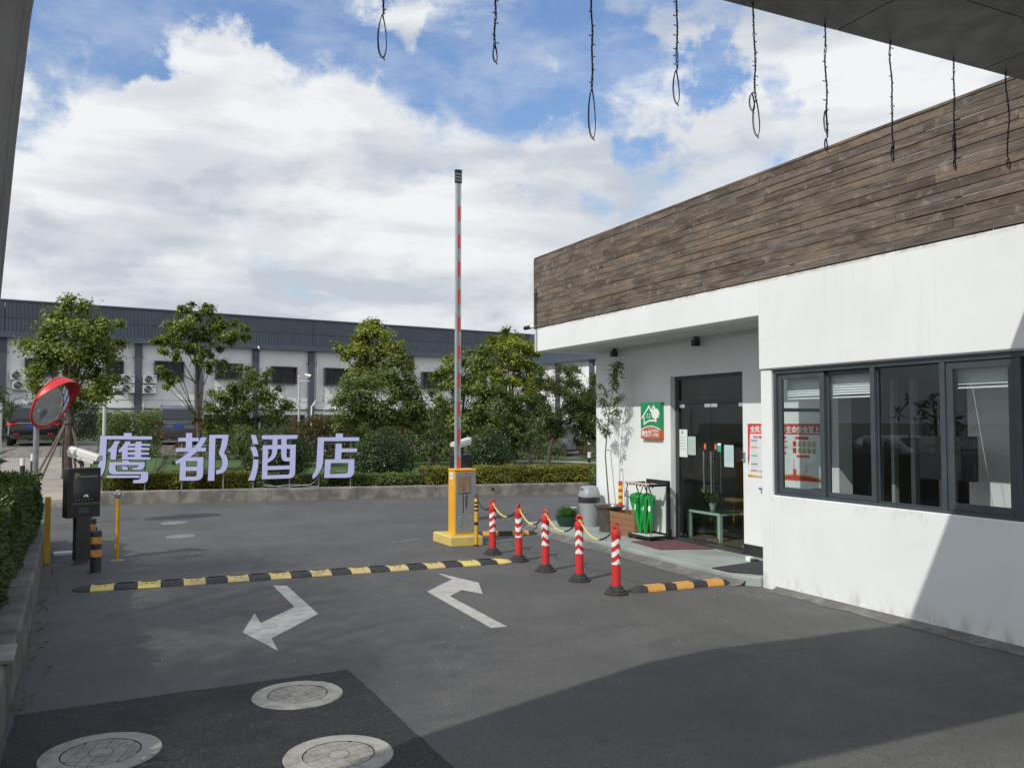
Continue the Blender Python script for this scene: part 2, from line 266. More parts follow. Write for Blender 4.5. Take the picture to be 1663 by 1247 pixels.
# ------------------------------------------------------------------ mesh helpers
class MB:
    def __init__(s): s.v = []; s.f = []; s.m = []; s.k = 0
    def add(s, vs, fs):
        b = len(s.v); s.v += [tuple(v) for v in vs]; s.f += [tuple(b + i for i in f) for f in fs]; s.m += [s.k] * len(fs); return s
    def box(s, x0, x1, y0, y1, z0, z1, rz=0, about=None, mtx=None):
        vs = [Vector((x, y, z)) for z in (z0, z1) for y in (y0, y1) for x in (x0, x1)]
        if rz:
            c = Vector(about or ((x0 + x1) / 2, (y0 + y1) / 2, 0)); r = Matrix.Rotation(rz, 3, 'Z'); vs = [r @ (v - c) + c for v in vs]
        if mtx: vs = [mtx @ v for v in vs]
        return s.add(vs, [(0, 2, 3, 1), (4, 5, 7, 6), (0, 1, 5, 4), (2, 6, 7, 3), (0, 4, 6, 2), (1, 3, 7, 5)])
    def tube(s, pts, r, n=8, cap=True):
        pts = [Vector(p) for p in pts]; rs = r if isinstance(r, (list, tuple)) else [r] * len(pts); vs = []; fs = []; pu = None
        for i, p in enumerate(pts):
            d = (pts[min(i + 1, len(pts) - 1)] - pts[max(i - 1, 0)]).normalized()
            u = pu - d * pu.dot(d) if pu is not None else d.cross(Vector((0, 0, 1)) if abs(d.z) < .9 else Vector((1, 0, 0)))
            if u.length < 1e-5: u = d.orthogonal()
            u.normalize(); pu = u; w = d.cross(u)
            for k in range(n):
                a = 2 * math.pi * k / n; vs.append(p + (u * math.cos(a) + w * math.sin(a)) * rs[i])
        for i in range(len(pts) - 1):
            for k in range(n):
                a = i * n + k; b = i * n + (k + 1) % n; fs.append((a, b, b + n, a + n))
        if cap: fs.append(tuple(range(n - 1, -1, -1))); fs.append(tuple((len(pts) - 1) * n + k for k in range(n)))
        return s.add(vs, fs)
    def lathe(s, prof, c=(0, 0, 0), n=20, mtx=None, cap=True):
        vs = []; fs = []
        for r, z in prof:
            for k in range(n):
                a = 2 * math.pi * k / n; v = Vector((r * math.cos(a), r * math.sin(a), z))
                vs.append((mtx @ v) if mtx else v + Vector(c))
        for i in range(len(prof) - 1):
            for k in range(n):
                a = i * n + k; b = i * n + (k + 1) % n; fs.append((a, b, b + n, a + n))
        if cap: fs.append(tuple(range(n - 1, -1, -1))); fs.append(tuple((len(prof) - 1) * n + k for k in range(n)))
        return s.add(vs, fs)
    def prism(s, poly, f, d0, d1):
        """poly in 2-D, f(u, v, d) -> 3-D"""
        n = len(poly); vs = [f(u, v, d0) for u, v in poly] + [f(u, v, d1) for u, v in poly]
        return s.add(vs, [tuple(range(n - 1, -1, -1)), tuple(range(n, 2 * n))] + [(i, (i + 1) % n, n + (i + 1) % n, n + i) for i in range(n)])
    def quad(s, *vs): return s.add(vs, [tuple(range(len(vs)))])
    def ring(s, c, R, r, ax=(0, 1, 0), n=12, m=6, sx=1., sz=1.):
        ax = Vector(ax).normalized(); u = ax.orthogonal().normalized() if abs(ax.z) > .99 else Vector((0, 0, 1)).cross(ax).normalized(); w = ax.cross(u)
        vs = []; fs = []; c = Vector(c)
        for i in range(n):
            a = 2 * math.pi * i / n; d = u * math.cos(a) + w * math.sin(a); p = c + u * math.cos(a) * R * sx + w * math.sin(a) * R * sz
            for j in range(m):
                b = 2 * math.pi * j / m; vs.append(p + d * math.cos(b) * r + ax * math.sin(b) * r)
        for i in range(n):
            for j in range(m): fs.append((i * m + j, ((i + 1) % n) * m + j, ((i + 1) % n) * m + (j + 1) % m, i * m + (j + 1) % m))
        return s.add(vs, fs)
    def build(s, name, m, parent=None, smooth=False, bevel=0., local=False, seg=2):
        me = bpy.data.meshes.new(name)
        off = Vector((0, 0, 0))
        if parent and not local:
            q = parent
            while q is not None: off += q.location; q = q.parent
        me.from_pydata([tuple(Vector(v) - off) for v in s.v] if off.length else s.v, [], s.f)
        ms = m if isinstance(m, (list, tuple)) else [m]
        for x in ms: me.materials.append(x)
        if len(ms) > 1: me.polygons.foreach_set('material_index', s.m)
        me.validate(); me.update()
        bm = bmesh.new(); bm.from_mesh(me); bmesh.ops.recalc_face_normals(bm, faces=bm.faces) if len(bm.faces) < 6000 else None; bm.to_mesh(me); bm.free()
        if smooth:
            me.polygons.foreach_set('use_smooth', [True] * len(me.polygons))
            try: me.set_sharp_from_angle(angle=rad(38))
            except Exception: pass
        o = bpy.data.objects.new(name, me); COL.objects.link(o)
        if parent: o.parent = parent
        if bevel:
            b = o.modifiers.new('bevel', 'BEVEL'); b.width = bevel; b.segments = seg; b.limit_method = 'ANGLE'; b.angle_limit = rad(40)
        return o
def tag(o, label, cat, group=None, kind=None):
    if label: o['label'] = label
    if cat: o['category'] = cat
    if group: o['group'] = group
    if kind: o['kind'] = kind
    return o
def thing(name, loc, label, cat, group=None, rz=0):
    o = bpy.data.objects.new(name, None); COL.objects.link(o); o.location = loc; o.rotation_euler = (0, 0, rz); o.empty_display_size = .1
    return tag(o, label, cat, group)
def stuff(o, label=None): o['kind'] = 'stuff'; 
def struct(o, label=None):
    o['kind'] = 'structure'
    if label: o['label'] = label
    return o
def copy_tree(root, loc, rz, label, name=None):
    r = root.copy(); COL.objects.link(r); r.location = loc; r.rotation_euler = (0, 0, rz); r['label'] = label
    for ch in list(root.children):
        c = ch.copy(); COL.objects.link(c); c.parent = r
        for g in list(ch.children):
            d = g.copy(); COL.objects.link(d); d.parent = c
    return r
def B(*a, **k): return MB().box(*a, **k)
def text(s, size, m, parent, origin, xax, yax=(0, 0, 1), bold=0., ext=.0006, name='lettering', align='LEFT', sp=1., line=1.):
    cu = bpy.data.curves.new('t', 'FONT'); cu.body = s; cu.size = size; cu.align_x = align; cu.extrude = ext; cu.offset = bold
    cu.space_character = sp; cu.space_line = line; cu.resolution_u = 3
    to = bpy.data.objects.new('t', cu); COL.objects.link(to)
    bpy.context.view_layer.update()
    me = bpy.data.meshes.new_from_object(to.evaluated_get(bpy.context.evaluated_depsgraph_get()))
    bpy.data.objects.remove(to); bpy.data.curves.remove(cu)
    X = Vector(xax).normalized(); Y = Vector(yax).normalized(); Z = X.cross(Y)
    off = Vector((0, 0, 0)); q = parent
    while q is not None: off += q.location; q = q.parent
    M = Matrix((X, Y, Z)).transposed().to_4x4(); M.translation = Vector(origin) - off
    me.transform(M); me.materials.clear(); me.materials.append(m)
    o = bpy.data.objects.new(name, me); COL.objects.link(o); o.parent = parent; return o
def fillshape(rings, parent, name, m, f, ext, off=0.):
    """2-D outline with holes -> solid; f maps (u, v, d) to 3-D"""
    cu = bpy.data.curves.new('g', 'CURVE'); cu.dimensions = '2D'; cu.fill_mode = 'BOTH'; cu.extrude = ext; cu.offset = off
    for r in rings:
        sp = cu.splines.new('POLY'); sp.points.add(len(r) - 1)
        for i, p in enumerate(r): sp.points[i].co = (p[0], p[1], 0, 1)
        sp.use_cyclic_u = True
    to = bpy.data.objects.new('g', cu); COL.objects.link(to); bpy.context.view_layer.update()
    me = bpy.data.meshes.new_from_object(to.evaluated_get(bpy.context.evaluated_depsgraph_get()))
    bpy.data.objects.remove(to); bpy.data.curves.remove(cu)
    offv = Vector((0, 0, 0)); q = parent
    while q is not None: offv += q.location; q = q.parent
    for v in me.vertices: v.co = Vector(f(v.co.x, v.co.y, v.co.z)) - offv
    me.materials.clear(); me.materials.append(m)
    o = bpy.data.objects.new(name, me); COL.objects.link(o); o.parent = parent; return o

mat('lamp_white', (.9, .9, .9), .3); mat('camera_white', (.70, .70, .66), .35)
# ------------------------------------------------------------------ ground and setting
def gz(x, y):
    """height of the park behind the sign kerb"""
    k = (y - (20.2 - .2 * x)); 
    if k < 0: return 0.
    a = min(1, max(0, (k - .2) / 14)); left = .23 + .27 * a
    b = min(1, max(0, (x - 13 - .25 * (y - 24)) / 7)); return left * (1 - b) + (.2 * (1 - a) - .05 * a) * b
def sheet(name, x0, x1, y0, y1, m, z=0., nx=1, ny=1, fn=None):
    b = MB(); vs = []; fs = []
    for j in range(ny + 1):
        for i in range(nx + 1):
            x = x0 + (x1 - x0) * i / nx; y = y0 + (y1 - y0) * j / ny; vs.append((x, y, z + (fn(x, y) if fn else 0)))
    for j in range(ny):
        for i in range(nx): a = j * (nx + 1) + i; fs.append((a, a + 1, a + nx + 2, a + nx + 1))
    return b.add(vs, fs).build(name, m)
FARGROUND = mat('distant_ground', (.17, .165, .15), .95, col2=(.13, .13, .10), scale=.05)
struct(sheet('ground', -900, 900, -900, 900, FARGROUND, -.06))
struct(sheet('road', -30, 30, -12, 24, ASPH, 0))
# park terrain: one ramped sheet starting behind the kerb wall
def terr(name, m, pts, dz, nx=24, ny=24):
    (xa0, xa1, k0, k1) = pts; vs = []; fs = []
    for j in range(ny + 1):
        for i in range(nx + 1):
            x = xa0 + (xa1 - xa0) * i / nx; k = k0 + (k1 - k0) * j / ny; y = 20.2 - .2 * x + k; vs.append((x, y, gz(x, y) + dz))
    for j in range(ny):
        for i in range(nx): a = j * (nx + 1) + i; fs.append((a, a + 1, a + nx + 2, a + nx + 1))
    return MB().add(vs, fs).build(name, m)
struct(terr('soil', SOIL, (-.35, 30, .12, 2.4), 0.0))
struct(terr('lawn', GRASS, (-.35, 34, 2.4, 14.6), .004))
struct(terr('path', PAVE, (-16, -.38, -.2, 14.8), .006))
b = MB(); b.add([(-1.4, 26.5, gz(-1, 26.5) + .03), (-.38, 24.0, gz(-1, 24) + .03), (-.3, 34.4, gz(-1, 34.2) + .03), (-1.7, 34.4, gz(-1.7, 34.4) + .03)], [(0, 1, 2, 3)])
b = MB()
for i in range(13):
    x0 = 11 + i * 1.5; x1 = x0 + 1.5
    for k0, k1 in ((8.1, 9.9),):
        b.add([(x0, 20.2 - .2 * x0 + k0, gz(x0, 20.2 - .2 * x0 + k0) + .02), (x1, 20.2 - .2 * x1 + k0, gz(x1, 20.2 - .2 * x1 + k0) + .02),
               (x1, 20.2 - .2 * x1 + k1, gz(x1, 20.2 - .2 * x1 + k1) + .02), (x0, 20.2 - .2 * x0 + k1, gz(x0, 20.2 - .2 * x0 + k1) + .02)], [(0, 1, 2, 3)])
struct(b.build('footpath', PAVE))
# raised parking lot behind with its kerb wall
b = MB(); b.add([(-40, 34.7, .76), (16, 34.7, .76), (16, 60, .9), (-40, 60, .9)], [(0, 1, 2, 3)]); struct(b.build('parking_lot', ASPH))
b = MB(); b.add([(16, 33, -.03), (60, 30, -.03), (60, 62, .3), (16, 62, .3)], [(0, 1, 2, 3)]); struct(b.build('side_street', ASPH))
LK = thing('retaining_kerb', (-3, 34.4, .4), 'low rough concrete kerb wall in front of the black parked car', 'kerb')
for i in range(14):
    x0 = -14 + i * 2.1
    B(x0, x0 + 2.085, 34.4 + .008 * (i % 2), 34.68, .2, .845 + .006 * (i % 3)).build('kerb_block', CONC2, LK)
# kerb wall under the sign
SK = thing('kerb_wall', (-.4, 20.25, 0), 'long weathered concrete kerb wall under the big sign letters', 'kerb wall')
def skp(u, d, z): c = math.sqrt(1.04); return Vector((u / c + d * .2 / c, 20.2 - .2 * u / c + d / c, z))
for i in range(7):
    u0 = -.36 + i * 1.9; u1 = min(u0 + 1.893, 12.6); p = skp(u0, 0, 0)
    mb = MB(); n = 8; vs = []; 
    for q in range(n + 1):
        u = u0 + (u1 - u0) * q / n; zt = .272 + .012 * noise.noise(Vector((u * 1.7, 0, 1)))
        for d, z in ((0, -.05), (.012, zt - .03), (.03, zt), (.21, zt), (.22, -.05)): vs.append(skp(u, d, z))
    fs = [(q * 5 + k, (q + 1) * 5 + k, (q + 1) * 5 + k + 1, q * 5 + k + 1) for q in range(n) for k in range(4)] + [(4, 3, 2, 1, 0), tuple(n * 5 + k for k in range(5))]
    mb.add(vs, fs).build('kerb_block', CONC, SK)
mb = MB(); mb.tube([skp(8.5, -.002, .16), skp(8.5, .02, .16)], .035, 10); mb.build('drain_hole', BLK, SK)
struct(B(-16, -.40, 19.9, 20.05, -.02, .10).build('kerb', CONC2))
struct(B(-16, -.40, 20.052, 23.3, -.02, .13).build('pavement', PAVE))

# planter wall on the left
PW = thing('planter_wall', (-.9, 9, 0), 'grey concrete planter wall holding the clipped hedge', 'planter')
ring = [(-.46, 4.2), (-.49, 6.0), (-.50, 7.1), (-.545, 8.6), (-.58, 9.9), (-.65, 12.0), (-.74, 14.2)]
for i in range(len(ring) - 1):
    (xa, ya), (xb, yb) = ring[i], ring[i + 1]; g = .004
    vs = []
    for x, y in ((xa, ya + g), (xb, yb - g)):
        vs += [(x, y, -.03), (x - .012, y, .29), (x - .03, y, .318), (x - .34, y, .318), (x - .35, y, -.03)]
    MB().add(vs, [(k, 5 + k, 6 + k, k + 1) for k in range(4)] + [(0, 1, 2, 3, 4), (9, 8, 7, 6, 5)]).build('wall_block', PLANT, PW)
B(-.84, -.47, 5.9, 6.32, .3185, .345, rz=.02).build('loose_coping', CONC2, PW, bevel=.006)
struct(B(-7, -.80, 4.2, 14.2, -.03, .26).build('planter_soil', SOIL))

# fresh asphalt patch
rr = random.Random(3); pp = []
def jag(a, b, n):
    for i in range(n):
        t = i / n; yield (a[0] + (b[0] - a[0]) * t + rr.uniform(-.008, .008), a[1] + (b[1] - a[1]) * t + rr.uniform(-.008, .008))
for a, b2 in (((-.45, 5.95), (1.585, 6.01)), ((1.585, 6.01), (1.66, 2.4)), ((1.66, 2.4), (-.42, 2.4)), ((-.42, 2.4), (-.45, 5.95))): pp += list(jag(a, b2, 34))
struct(MB().prism(pp, lambda u, v, d: (u, v, d), 0.0005, .005).build('road_patch', APATCH))

# ------------------------------------------------------------------ gatehouse
H = thing('gatehouse', (8.5, 7, 0), 'white rendered gatehouse with plank parapet, strip windows and a recessed shop door', 'building')
XF, XI, YL, YR = 6.34, 7.25, 12.39, 7.1
f1 = MB(); f1.box(XF, XF + .2, -1.2, 6.94, -.05, .985)
f1.box(XF, XF + .2, -1.2, 6.94, 2.30, 2.40); f1.box(XF, XF + .16, 6.94, YR, -.05, 2.30); f1.box(XF + .162, XI, 6.98, YR, -.05, .985)
f1.box(XF + .162, XI - .002, 6.98, YR, 2.30, 2.888)
f1.build('wall', WHITE, H, bevel=.008)
f2 = MB(); f2.box(XF - .022, XF + .2, -1.2, YR + .0, 2.31, 3.268); f2.box(XF - .022, XF + .2, YR + .0005, YL, 2.89, 3.268); f2.box(XF + .202, 11, YL - .2, YL, 2.89, 3.268)
f2.build('fascia', WHITE, H, bevel=.010)
B(XF + .202, 11.0, -1.2, YL - .202, 3.02, 3.26).build('roof', WHITE2, H)
B(XF + .202, XI + .1, YR + .002, YL - .202, 2.892, 3.018).build('soffit', WHITE2, H)
B(XI - .07, XI - .02, YR + .01, YL - .6, 2.855, 2.891).build('cable_trunking', WHITE2, H)
inner = MB(); yl, yr = 9.97, 8.45
inner.box(XI, XI + .2, yl, 12.0, .0, 2.89); inner.box(XI, XI + .2, 6.9, yr, .0, 2.89); inner.box(XI, XI + .2, yr, yl, 2.39, 2.89)
inner.box(XI + .2, 11, 11.8, 12.0, 0, 2.89)
inner.build('wall', WHITE, H)
for y0, y1 in ((yl + .0, 12.006), (YR, yr)): B(XI - .012, XI + .004, y0, y1, .1, .235).build('skirting', BLK, H)
B(XI - .03, XI + .19, yr, yl, .09, .135).build('threshold', DKGREY, H, bevel=.004)
# rooms behind the walls
r_ = MB(); r_.box(10.8, 11.0, -1.2, 11.8, 0, 2.89); r_.box(XI + .2, 10.8, 7.0, 7.1, 0, 3.0); r_.box(XF + .2, 10.8, -1.2, -1.0, 0, 3.0); r_.box(9.4, 9.5, -1, 7.0, 0, 3.0)
r_.build('room_wall', INTW, H)
f_ = MB(); f_.box(XI + .2, 10.8, 7.1, 11.8, .0, .12); f_.box(XF + .2, 9.4, -1, 6.98, .0, .12); f_.build('room_floor', INTF, H)
B(7.35, 7.75, 4.72, 5.42, .12, 3.0).build('inner_column', mat('inner_white', (.86, .87, .85), .8), H)
mb = MB(); mb.box(7.4, 7.46, 6.05, 6.1, .12, 2.2); mb.box(7.4, 7.46, 6.3, 6.34, .12, 2.2); mb.box(7.4, 7.44, 5.75, 5.78, .12, 2.0); mb.build('inner_door_frame', mat('inner_grey', (.30, .31, .30), .7), H)
# windows
def winframe(y0, y1, z0, z1, w, x0, x1, name='window', m=FRAME):
    q = MB(); q.box(x0, x1, y0, y0 + w, z0, z1); q.box(x0, x1, y1 - w, y1, z0, z1)
    q.box(x0 + .001, x1 - .001, y0 + w, y1 - w, z0, z0 + w); q.box(x0 + .001, x1 - .001, y0 + w, y1 - w, z1 - w, z1); return q.build(name, m, H, bevel=.003)
q = MB(); z0, z1 = .987, 2.298
q.box(XF + .025, XF + .13, 1.5, 6.935, z0, z0 + .028); q.box(XF + .025, XF + .13, 1.5, 6.935, z1 - .045, z1)
for y, w in ((6.915, .04), (5.652, .05), (4.925, .05), (4.262, .05), (3.1, .05), (2.4, .05)): q.box(XF + .026, XF + .129, y - w / 2, y + w / 2, z0 + .029, z1 - .046)
q.build('window_frame', FRAME, H, bevel=.003)
def pane(par, x, y0, y1, z0, z1, g=GLASS): return B(x, x + .006, y0, y1, z0, z1).build('pane', g, par)
for (y0, y1, dx, w) in ((6.255, 6.893, .045, .058), (5.68, 6.275, .082, .045), (4.29, 4.898, .040, .062), (3.13, 3.72, .045, .058), (3.70, 4.235, .082, .045)):
    s = winframe(y0, y1, z0 + .03, z1 - .047, w, XF + dx, XF + dx + .032, 'sash'); pane(s, XF + dx + .014, y0 + w, y1 - w, z0 + .03 + w, z1 - .047 - w)
s = winframe(4.952, 5.625, z0 + .03, z1 - .047, .012, XF + .06, XF + .08, 'sash'); pane(s, XF + .068, 4.964, 5.613, z0 + .042, z1 - .059)
B(XF + .05, XF + .06, 4.87, 4.885, 1.72, 1.80).build('latch', CHROME, H)
# side window of the booth
q = MB(); yy = 7.03
for x0, x1 in ((6.502, 6.55), (7.19, 7.248)): q.box(x0, x1, yy, yy + .04, .987, 2.298)
q.box(6.55, 7.19, yy + .001, yy + .039, .987, 1.02); q.box(6.55, 7.19, yy + .001, yy + .039, 2.25, 2.298); q.box(6.55, 7.19, yy + .001, yy + .039, 1.86, 1.90)
sw = q.build('side_window_frame', FRAME, H, bevel=.003); B(6.552, 7.188, yy + .017, yy + .022, 1.021, 1.859).build('pane', glassmat('clear_glass', (.9, .93, .92), .8), sw); B(6.552, 7.188, yy + .017, yy + .022, 1.901, 2.249).build('pane', GLASS, sw)
# door
dr = MB(); xd = 7.33
for y0, y1 in ((yr, yr + .045), (yl - .075, yl)): dr.box(xd, xd + .06, y0, y1, .136, 2.389)
dr.box(xd, xd + .06, yr + .045, yl - .075, 2.34, 2.389); dr.box(xd, xd + .06, yr + .045, yl - .075, 2.0, 2.05)
D = dr.build('door_frame', DKGREY, H, bevel=.003)
B(xd + .02, xd + .026, yr + .046, yl - .076, 2.051, 2.339).build('transom_pane', GLASSD, D)
ym = 9.19
for y0, y1, hy in ((yr + .05, ym - .004, ym - .075), (ym + .004, yl - .08, ym + .075)):
    leaf = B(xd + .02, xd + .032, y0, y1, .16, 1.995).build('door_leaf', GLASSD, H)
    m_ = MB()
    m_.box(xd + .012, xd + .04, y0 + .002 if y0 < ym - .1 else y0 + .002, y0 + .13, 1.95, 1.996); m_.box(xd + .012, xd + .04, y1 - .13, y1 - .002, 1.95, 1.996)
    m_.box(xd + .012, xd + .04, y0 + .002, y0 + .1, .158, .2); m_.box(xd + .012, xd + .04, y1 - .1, y1 - .002, .158, .2)
    m_.build('patch_fitting', CHROME, leaf)
    m_ = MB()
    for dx in (-.055,): m_.tube([(xd + dx, hy, .80), (xd + dx, hy, 1.36)], .014, 10)
    m_.tube([(xd + .11, hy, .80), (xd + .11, hy, 1.36)], .014, 10)
    for z in (.90, 1.27): m_.tube([(xd - .055, hy, z), (xd + .11, hy, z)], .009, 8)
    m_.build('handle', CHROME, leaf, smooth=True)
# parapet of planks
rr = random.Random(11); rows = 14; zt, zb = 4.405, 3.275; h = (zt - zb) / rows
meshes = {}
for r in range(rows):
    y = YL - .012; first = True
    while y > 1.2:
        L = rr.choice((1.9, 2.35, 2.8, 3.3, 3.7)) * (rr.uniform(.3, .9) if first else 1); first = False
        y2 = max(1.0, y - L); gap = rr.choice((.004, .005, .006, .007)) if y > 9.5 else rr.choice((.005, .006, .008, .010))
        za = zb + r * h; n = 6; vs = []; sag = [rr.uniform(-.0015, .0015) for _ in range(n + 1)]; dx = rr.uniform(-.006, .003)
        for i in range(n + 1):
            yy = y - .002 - (y - y2 - .004) * i / n; bow = sag[i]
            vs += [(XF - .03 + dx + bow, yy, za + gap / 2 + bow), (XF - .03 + dx - bow, yy, za + h - gap / 2 + bow), (XF - .008 + dx, yy, za + h - gap / 2 + bow), (XF - .008 + dx, yy, za + gap / 2 + bow)]
        fs = [(4 * i + k, 4 * i + (k + 1) % 4, 4 * i + 4 + (k + 1) % 4, 4 * i + 4 + k) for i in range(n) for k in range(4)] + [(3, 2, 1, 0), (4 * n, 4 * n + 1, 4 * n + 2, 4 * n + 3)]
        MB().add(vs, fs).build('plank', WOOD, H); y = y2
B(XF - .034, XF + .02, YL - .012, YL + .006, 3.262, 4.41).build('end_post', WOOD, H)
B(XF - .035, XF + .035, 1.0, YL - .013, 4.407, 4.432).build('top_rail', WOOD, H)
rr = random.Random(77)
for r in range(rows + 1):
    y = YL - .03; zc_ = zb + r * h
    while y > 1.1:
        L = rr.uniform(.5, 2.6); y2 = max(1.05, y - L)
        if rr.random() < (.88 if y > 9 else .70) or r in (0, rows): B(XF - .0075, XF - .004, y2 + .004, y - .004, zc_ - .012, zc_ + .012).build('joint_strip', BLK, H)
        y = y2
q = MB()
for i in range(12): y = YL - .06 - i * .95; q.box(XF - .005, XF + .035, y - .03, y + .01, 3.27, 4.405)
q.build('batten', WOOD, H)
q = MB()
rr = random.Random(5)
for i in range(10):
    y = YL - .5 - i * .85
    for r in range(rows):
        if rr.random() < .35: zc = zb + (r + .5) * h + rr.uniform(-.01, .01); q.tube([(XF - .034, y, zc), (XF - .029, y, zc)], .004, 6)
a = q.build('nail_heads', STEEL, H); a['kind'] = 'stuff'
for y in (11.28, 9.24):
    l = thing('downlight', (XI - .12, y, 2.855), 'small black cube downlight under the soffit, ' + ('nearer the corner of the wall' if y > 10 else 'above the glass door'), 'light', 'black cube lights under the porch')
    B(XI - .155, XI - .065, y - .042, y + .042, 2.765, 2.852).build('lamp_body', BLK, l, bevel=.003); B(XI - .13, XI - .09, y - .02, y + .02, 2.852, 2.893).build('mounting', DKGREY, l)

# porch step
q = MB(); edge = [(6.34, 12.7), (6.30, 12.0), (6.22, 9.6), (6.19, 8.2), (6.19, 7.55), (6.24, 7.25), (6.336, 7.13)]
vs = [(x, y, .1) for x, y in edge] + [(7.46, 6.93, .1), (7.46, 12.7, .1)]
STEP = mat('step_paint', (.34, .385, .36), .6, col2=(.25, .28, .265), scale=1.6, bump=.15)
poly = [(x, y) for x, y in edge] + [(7.33, 6.93), (7.33, 12.7)]
struct(MB().prism(poly, lambda u, v, d: (u, v, d), -.03, .1).build('porch_step', STEP, bevel=.012))
q = MB(); n = len(edge)
ed2 = edge[:-1]; vs = []
for i, (x, y) in enumerate(ed2): vs += [(x + .03, y, .07), (x - .02, y, .045), (x - .07 - .03 * math.sin(i * 1.3) ** 2, y, .012), (x - .20 - .04 * math.sin(i * 2.1), y, .0035)]
q.add(vs, [(4 * i + k, 4 * i + k + 1, 4 * i + 5 + k, 4 * i + 4 + k) for i in range(len(ed2) - 1) for k in range(3)])
struct(q.build('step_apron', mat('apron_cement', (.20, .195, .18), .85, col2=(.12, .118, .11), scale=5, bump=.4, fac=(.3, .6)), smooth=True))
# cement fillet along the front wall
q = MB(); vs = []; n = 30; rr = random.Random(9)
for i in range(n + 1):
    y = 6.9 - i * .26; w = .10 + .07 * rr.random(); vs += [(XF + .01, y, .05), (XF - .04, y, .022), (XF - w, y, .0035)]
q.add(vs, [(3 * i + k, 3 * i + k + 1, 3 * i + 4 + k, 3 * i + 3 + k) for i in range(n) for k in range(2)])
struct(q.build('wall_apron', mat('apron_cement', 0), smooth=True))

# canopy over the camera
CN = thing('canopy', (1.5, 2.5, 0), 'dark grey panelled entrance canopy overhead carried by a flared column', 'canopy')
zc = 4.0; far = [(6.28, 3.54), (4.6, 3.54), (2.8, 3.54), (1.0, 3.57), (.2, 3.62), (-.5, 3.53), (-1.2, 3.3), (-2.42, 2.88), (-3.2, 2.5)]
outl = far + [(-3.2, 1.68), (6.28, 1.68)]
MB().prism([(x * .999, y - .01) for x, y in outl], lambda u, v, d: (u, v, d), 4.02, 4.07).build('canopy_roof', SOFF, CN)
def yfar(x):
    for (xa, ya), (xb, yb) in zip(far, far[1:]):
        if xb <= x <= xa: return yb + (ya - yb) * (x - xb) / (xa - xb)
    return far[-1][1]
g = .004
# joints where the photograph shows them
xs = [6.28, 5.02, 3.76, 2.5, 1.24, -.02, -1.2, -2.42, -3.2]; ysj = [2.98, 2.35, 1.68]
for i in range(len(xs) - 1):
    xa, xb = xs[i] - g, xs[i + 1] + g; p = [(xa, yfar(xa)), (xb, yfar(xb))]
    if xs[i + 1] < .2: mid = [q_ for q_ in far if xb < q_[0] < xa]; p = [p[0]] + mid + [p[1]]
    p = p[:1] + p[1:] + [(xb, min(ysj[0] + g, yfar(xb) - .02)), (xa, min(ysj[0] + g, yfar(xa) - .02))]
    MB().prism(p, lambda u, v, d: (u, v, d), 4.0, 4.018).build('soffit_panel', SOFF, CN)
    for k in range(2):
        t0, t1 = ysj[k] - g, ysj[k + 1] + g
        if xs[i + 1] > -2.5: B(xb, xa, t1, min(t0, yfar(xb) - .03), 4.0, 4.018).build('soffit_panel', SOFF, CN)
q = MB(); vs = []
prof = [(-.02, -.40), (1.0, -.335), (2.0, -.287), (2.6, -.25), (3.0, -.219), (3.6, -.15), (4.0, -.09)]
fs = []
for z, xr in prof: vs += [(xr - .5, 2.7, z), (xr, 2.7, z), (xr - .015, 3.02, z), (xr - .5, 3.02, z)]
for i in range(len(prof) - 1):
    for k in range(4): fs.append((4 * i + k, 4 * i + (k + 1) % 4, 4 * i + 4 + (k + 1) % 4, 4 * i + 4 + k))
fs += [(3, 2, 1, 0), tuple(4 * (len(prof) - 1) + k for k in range(4))]
q.add(vs, fs).build('column', COLM, CN, bevel=.02)

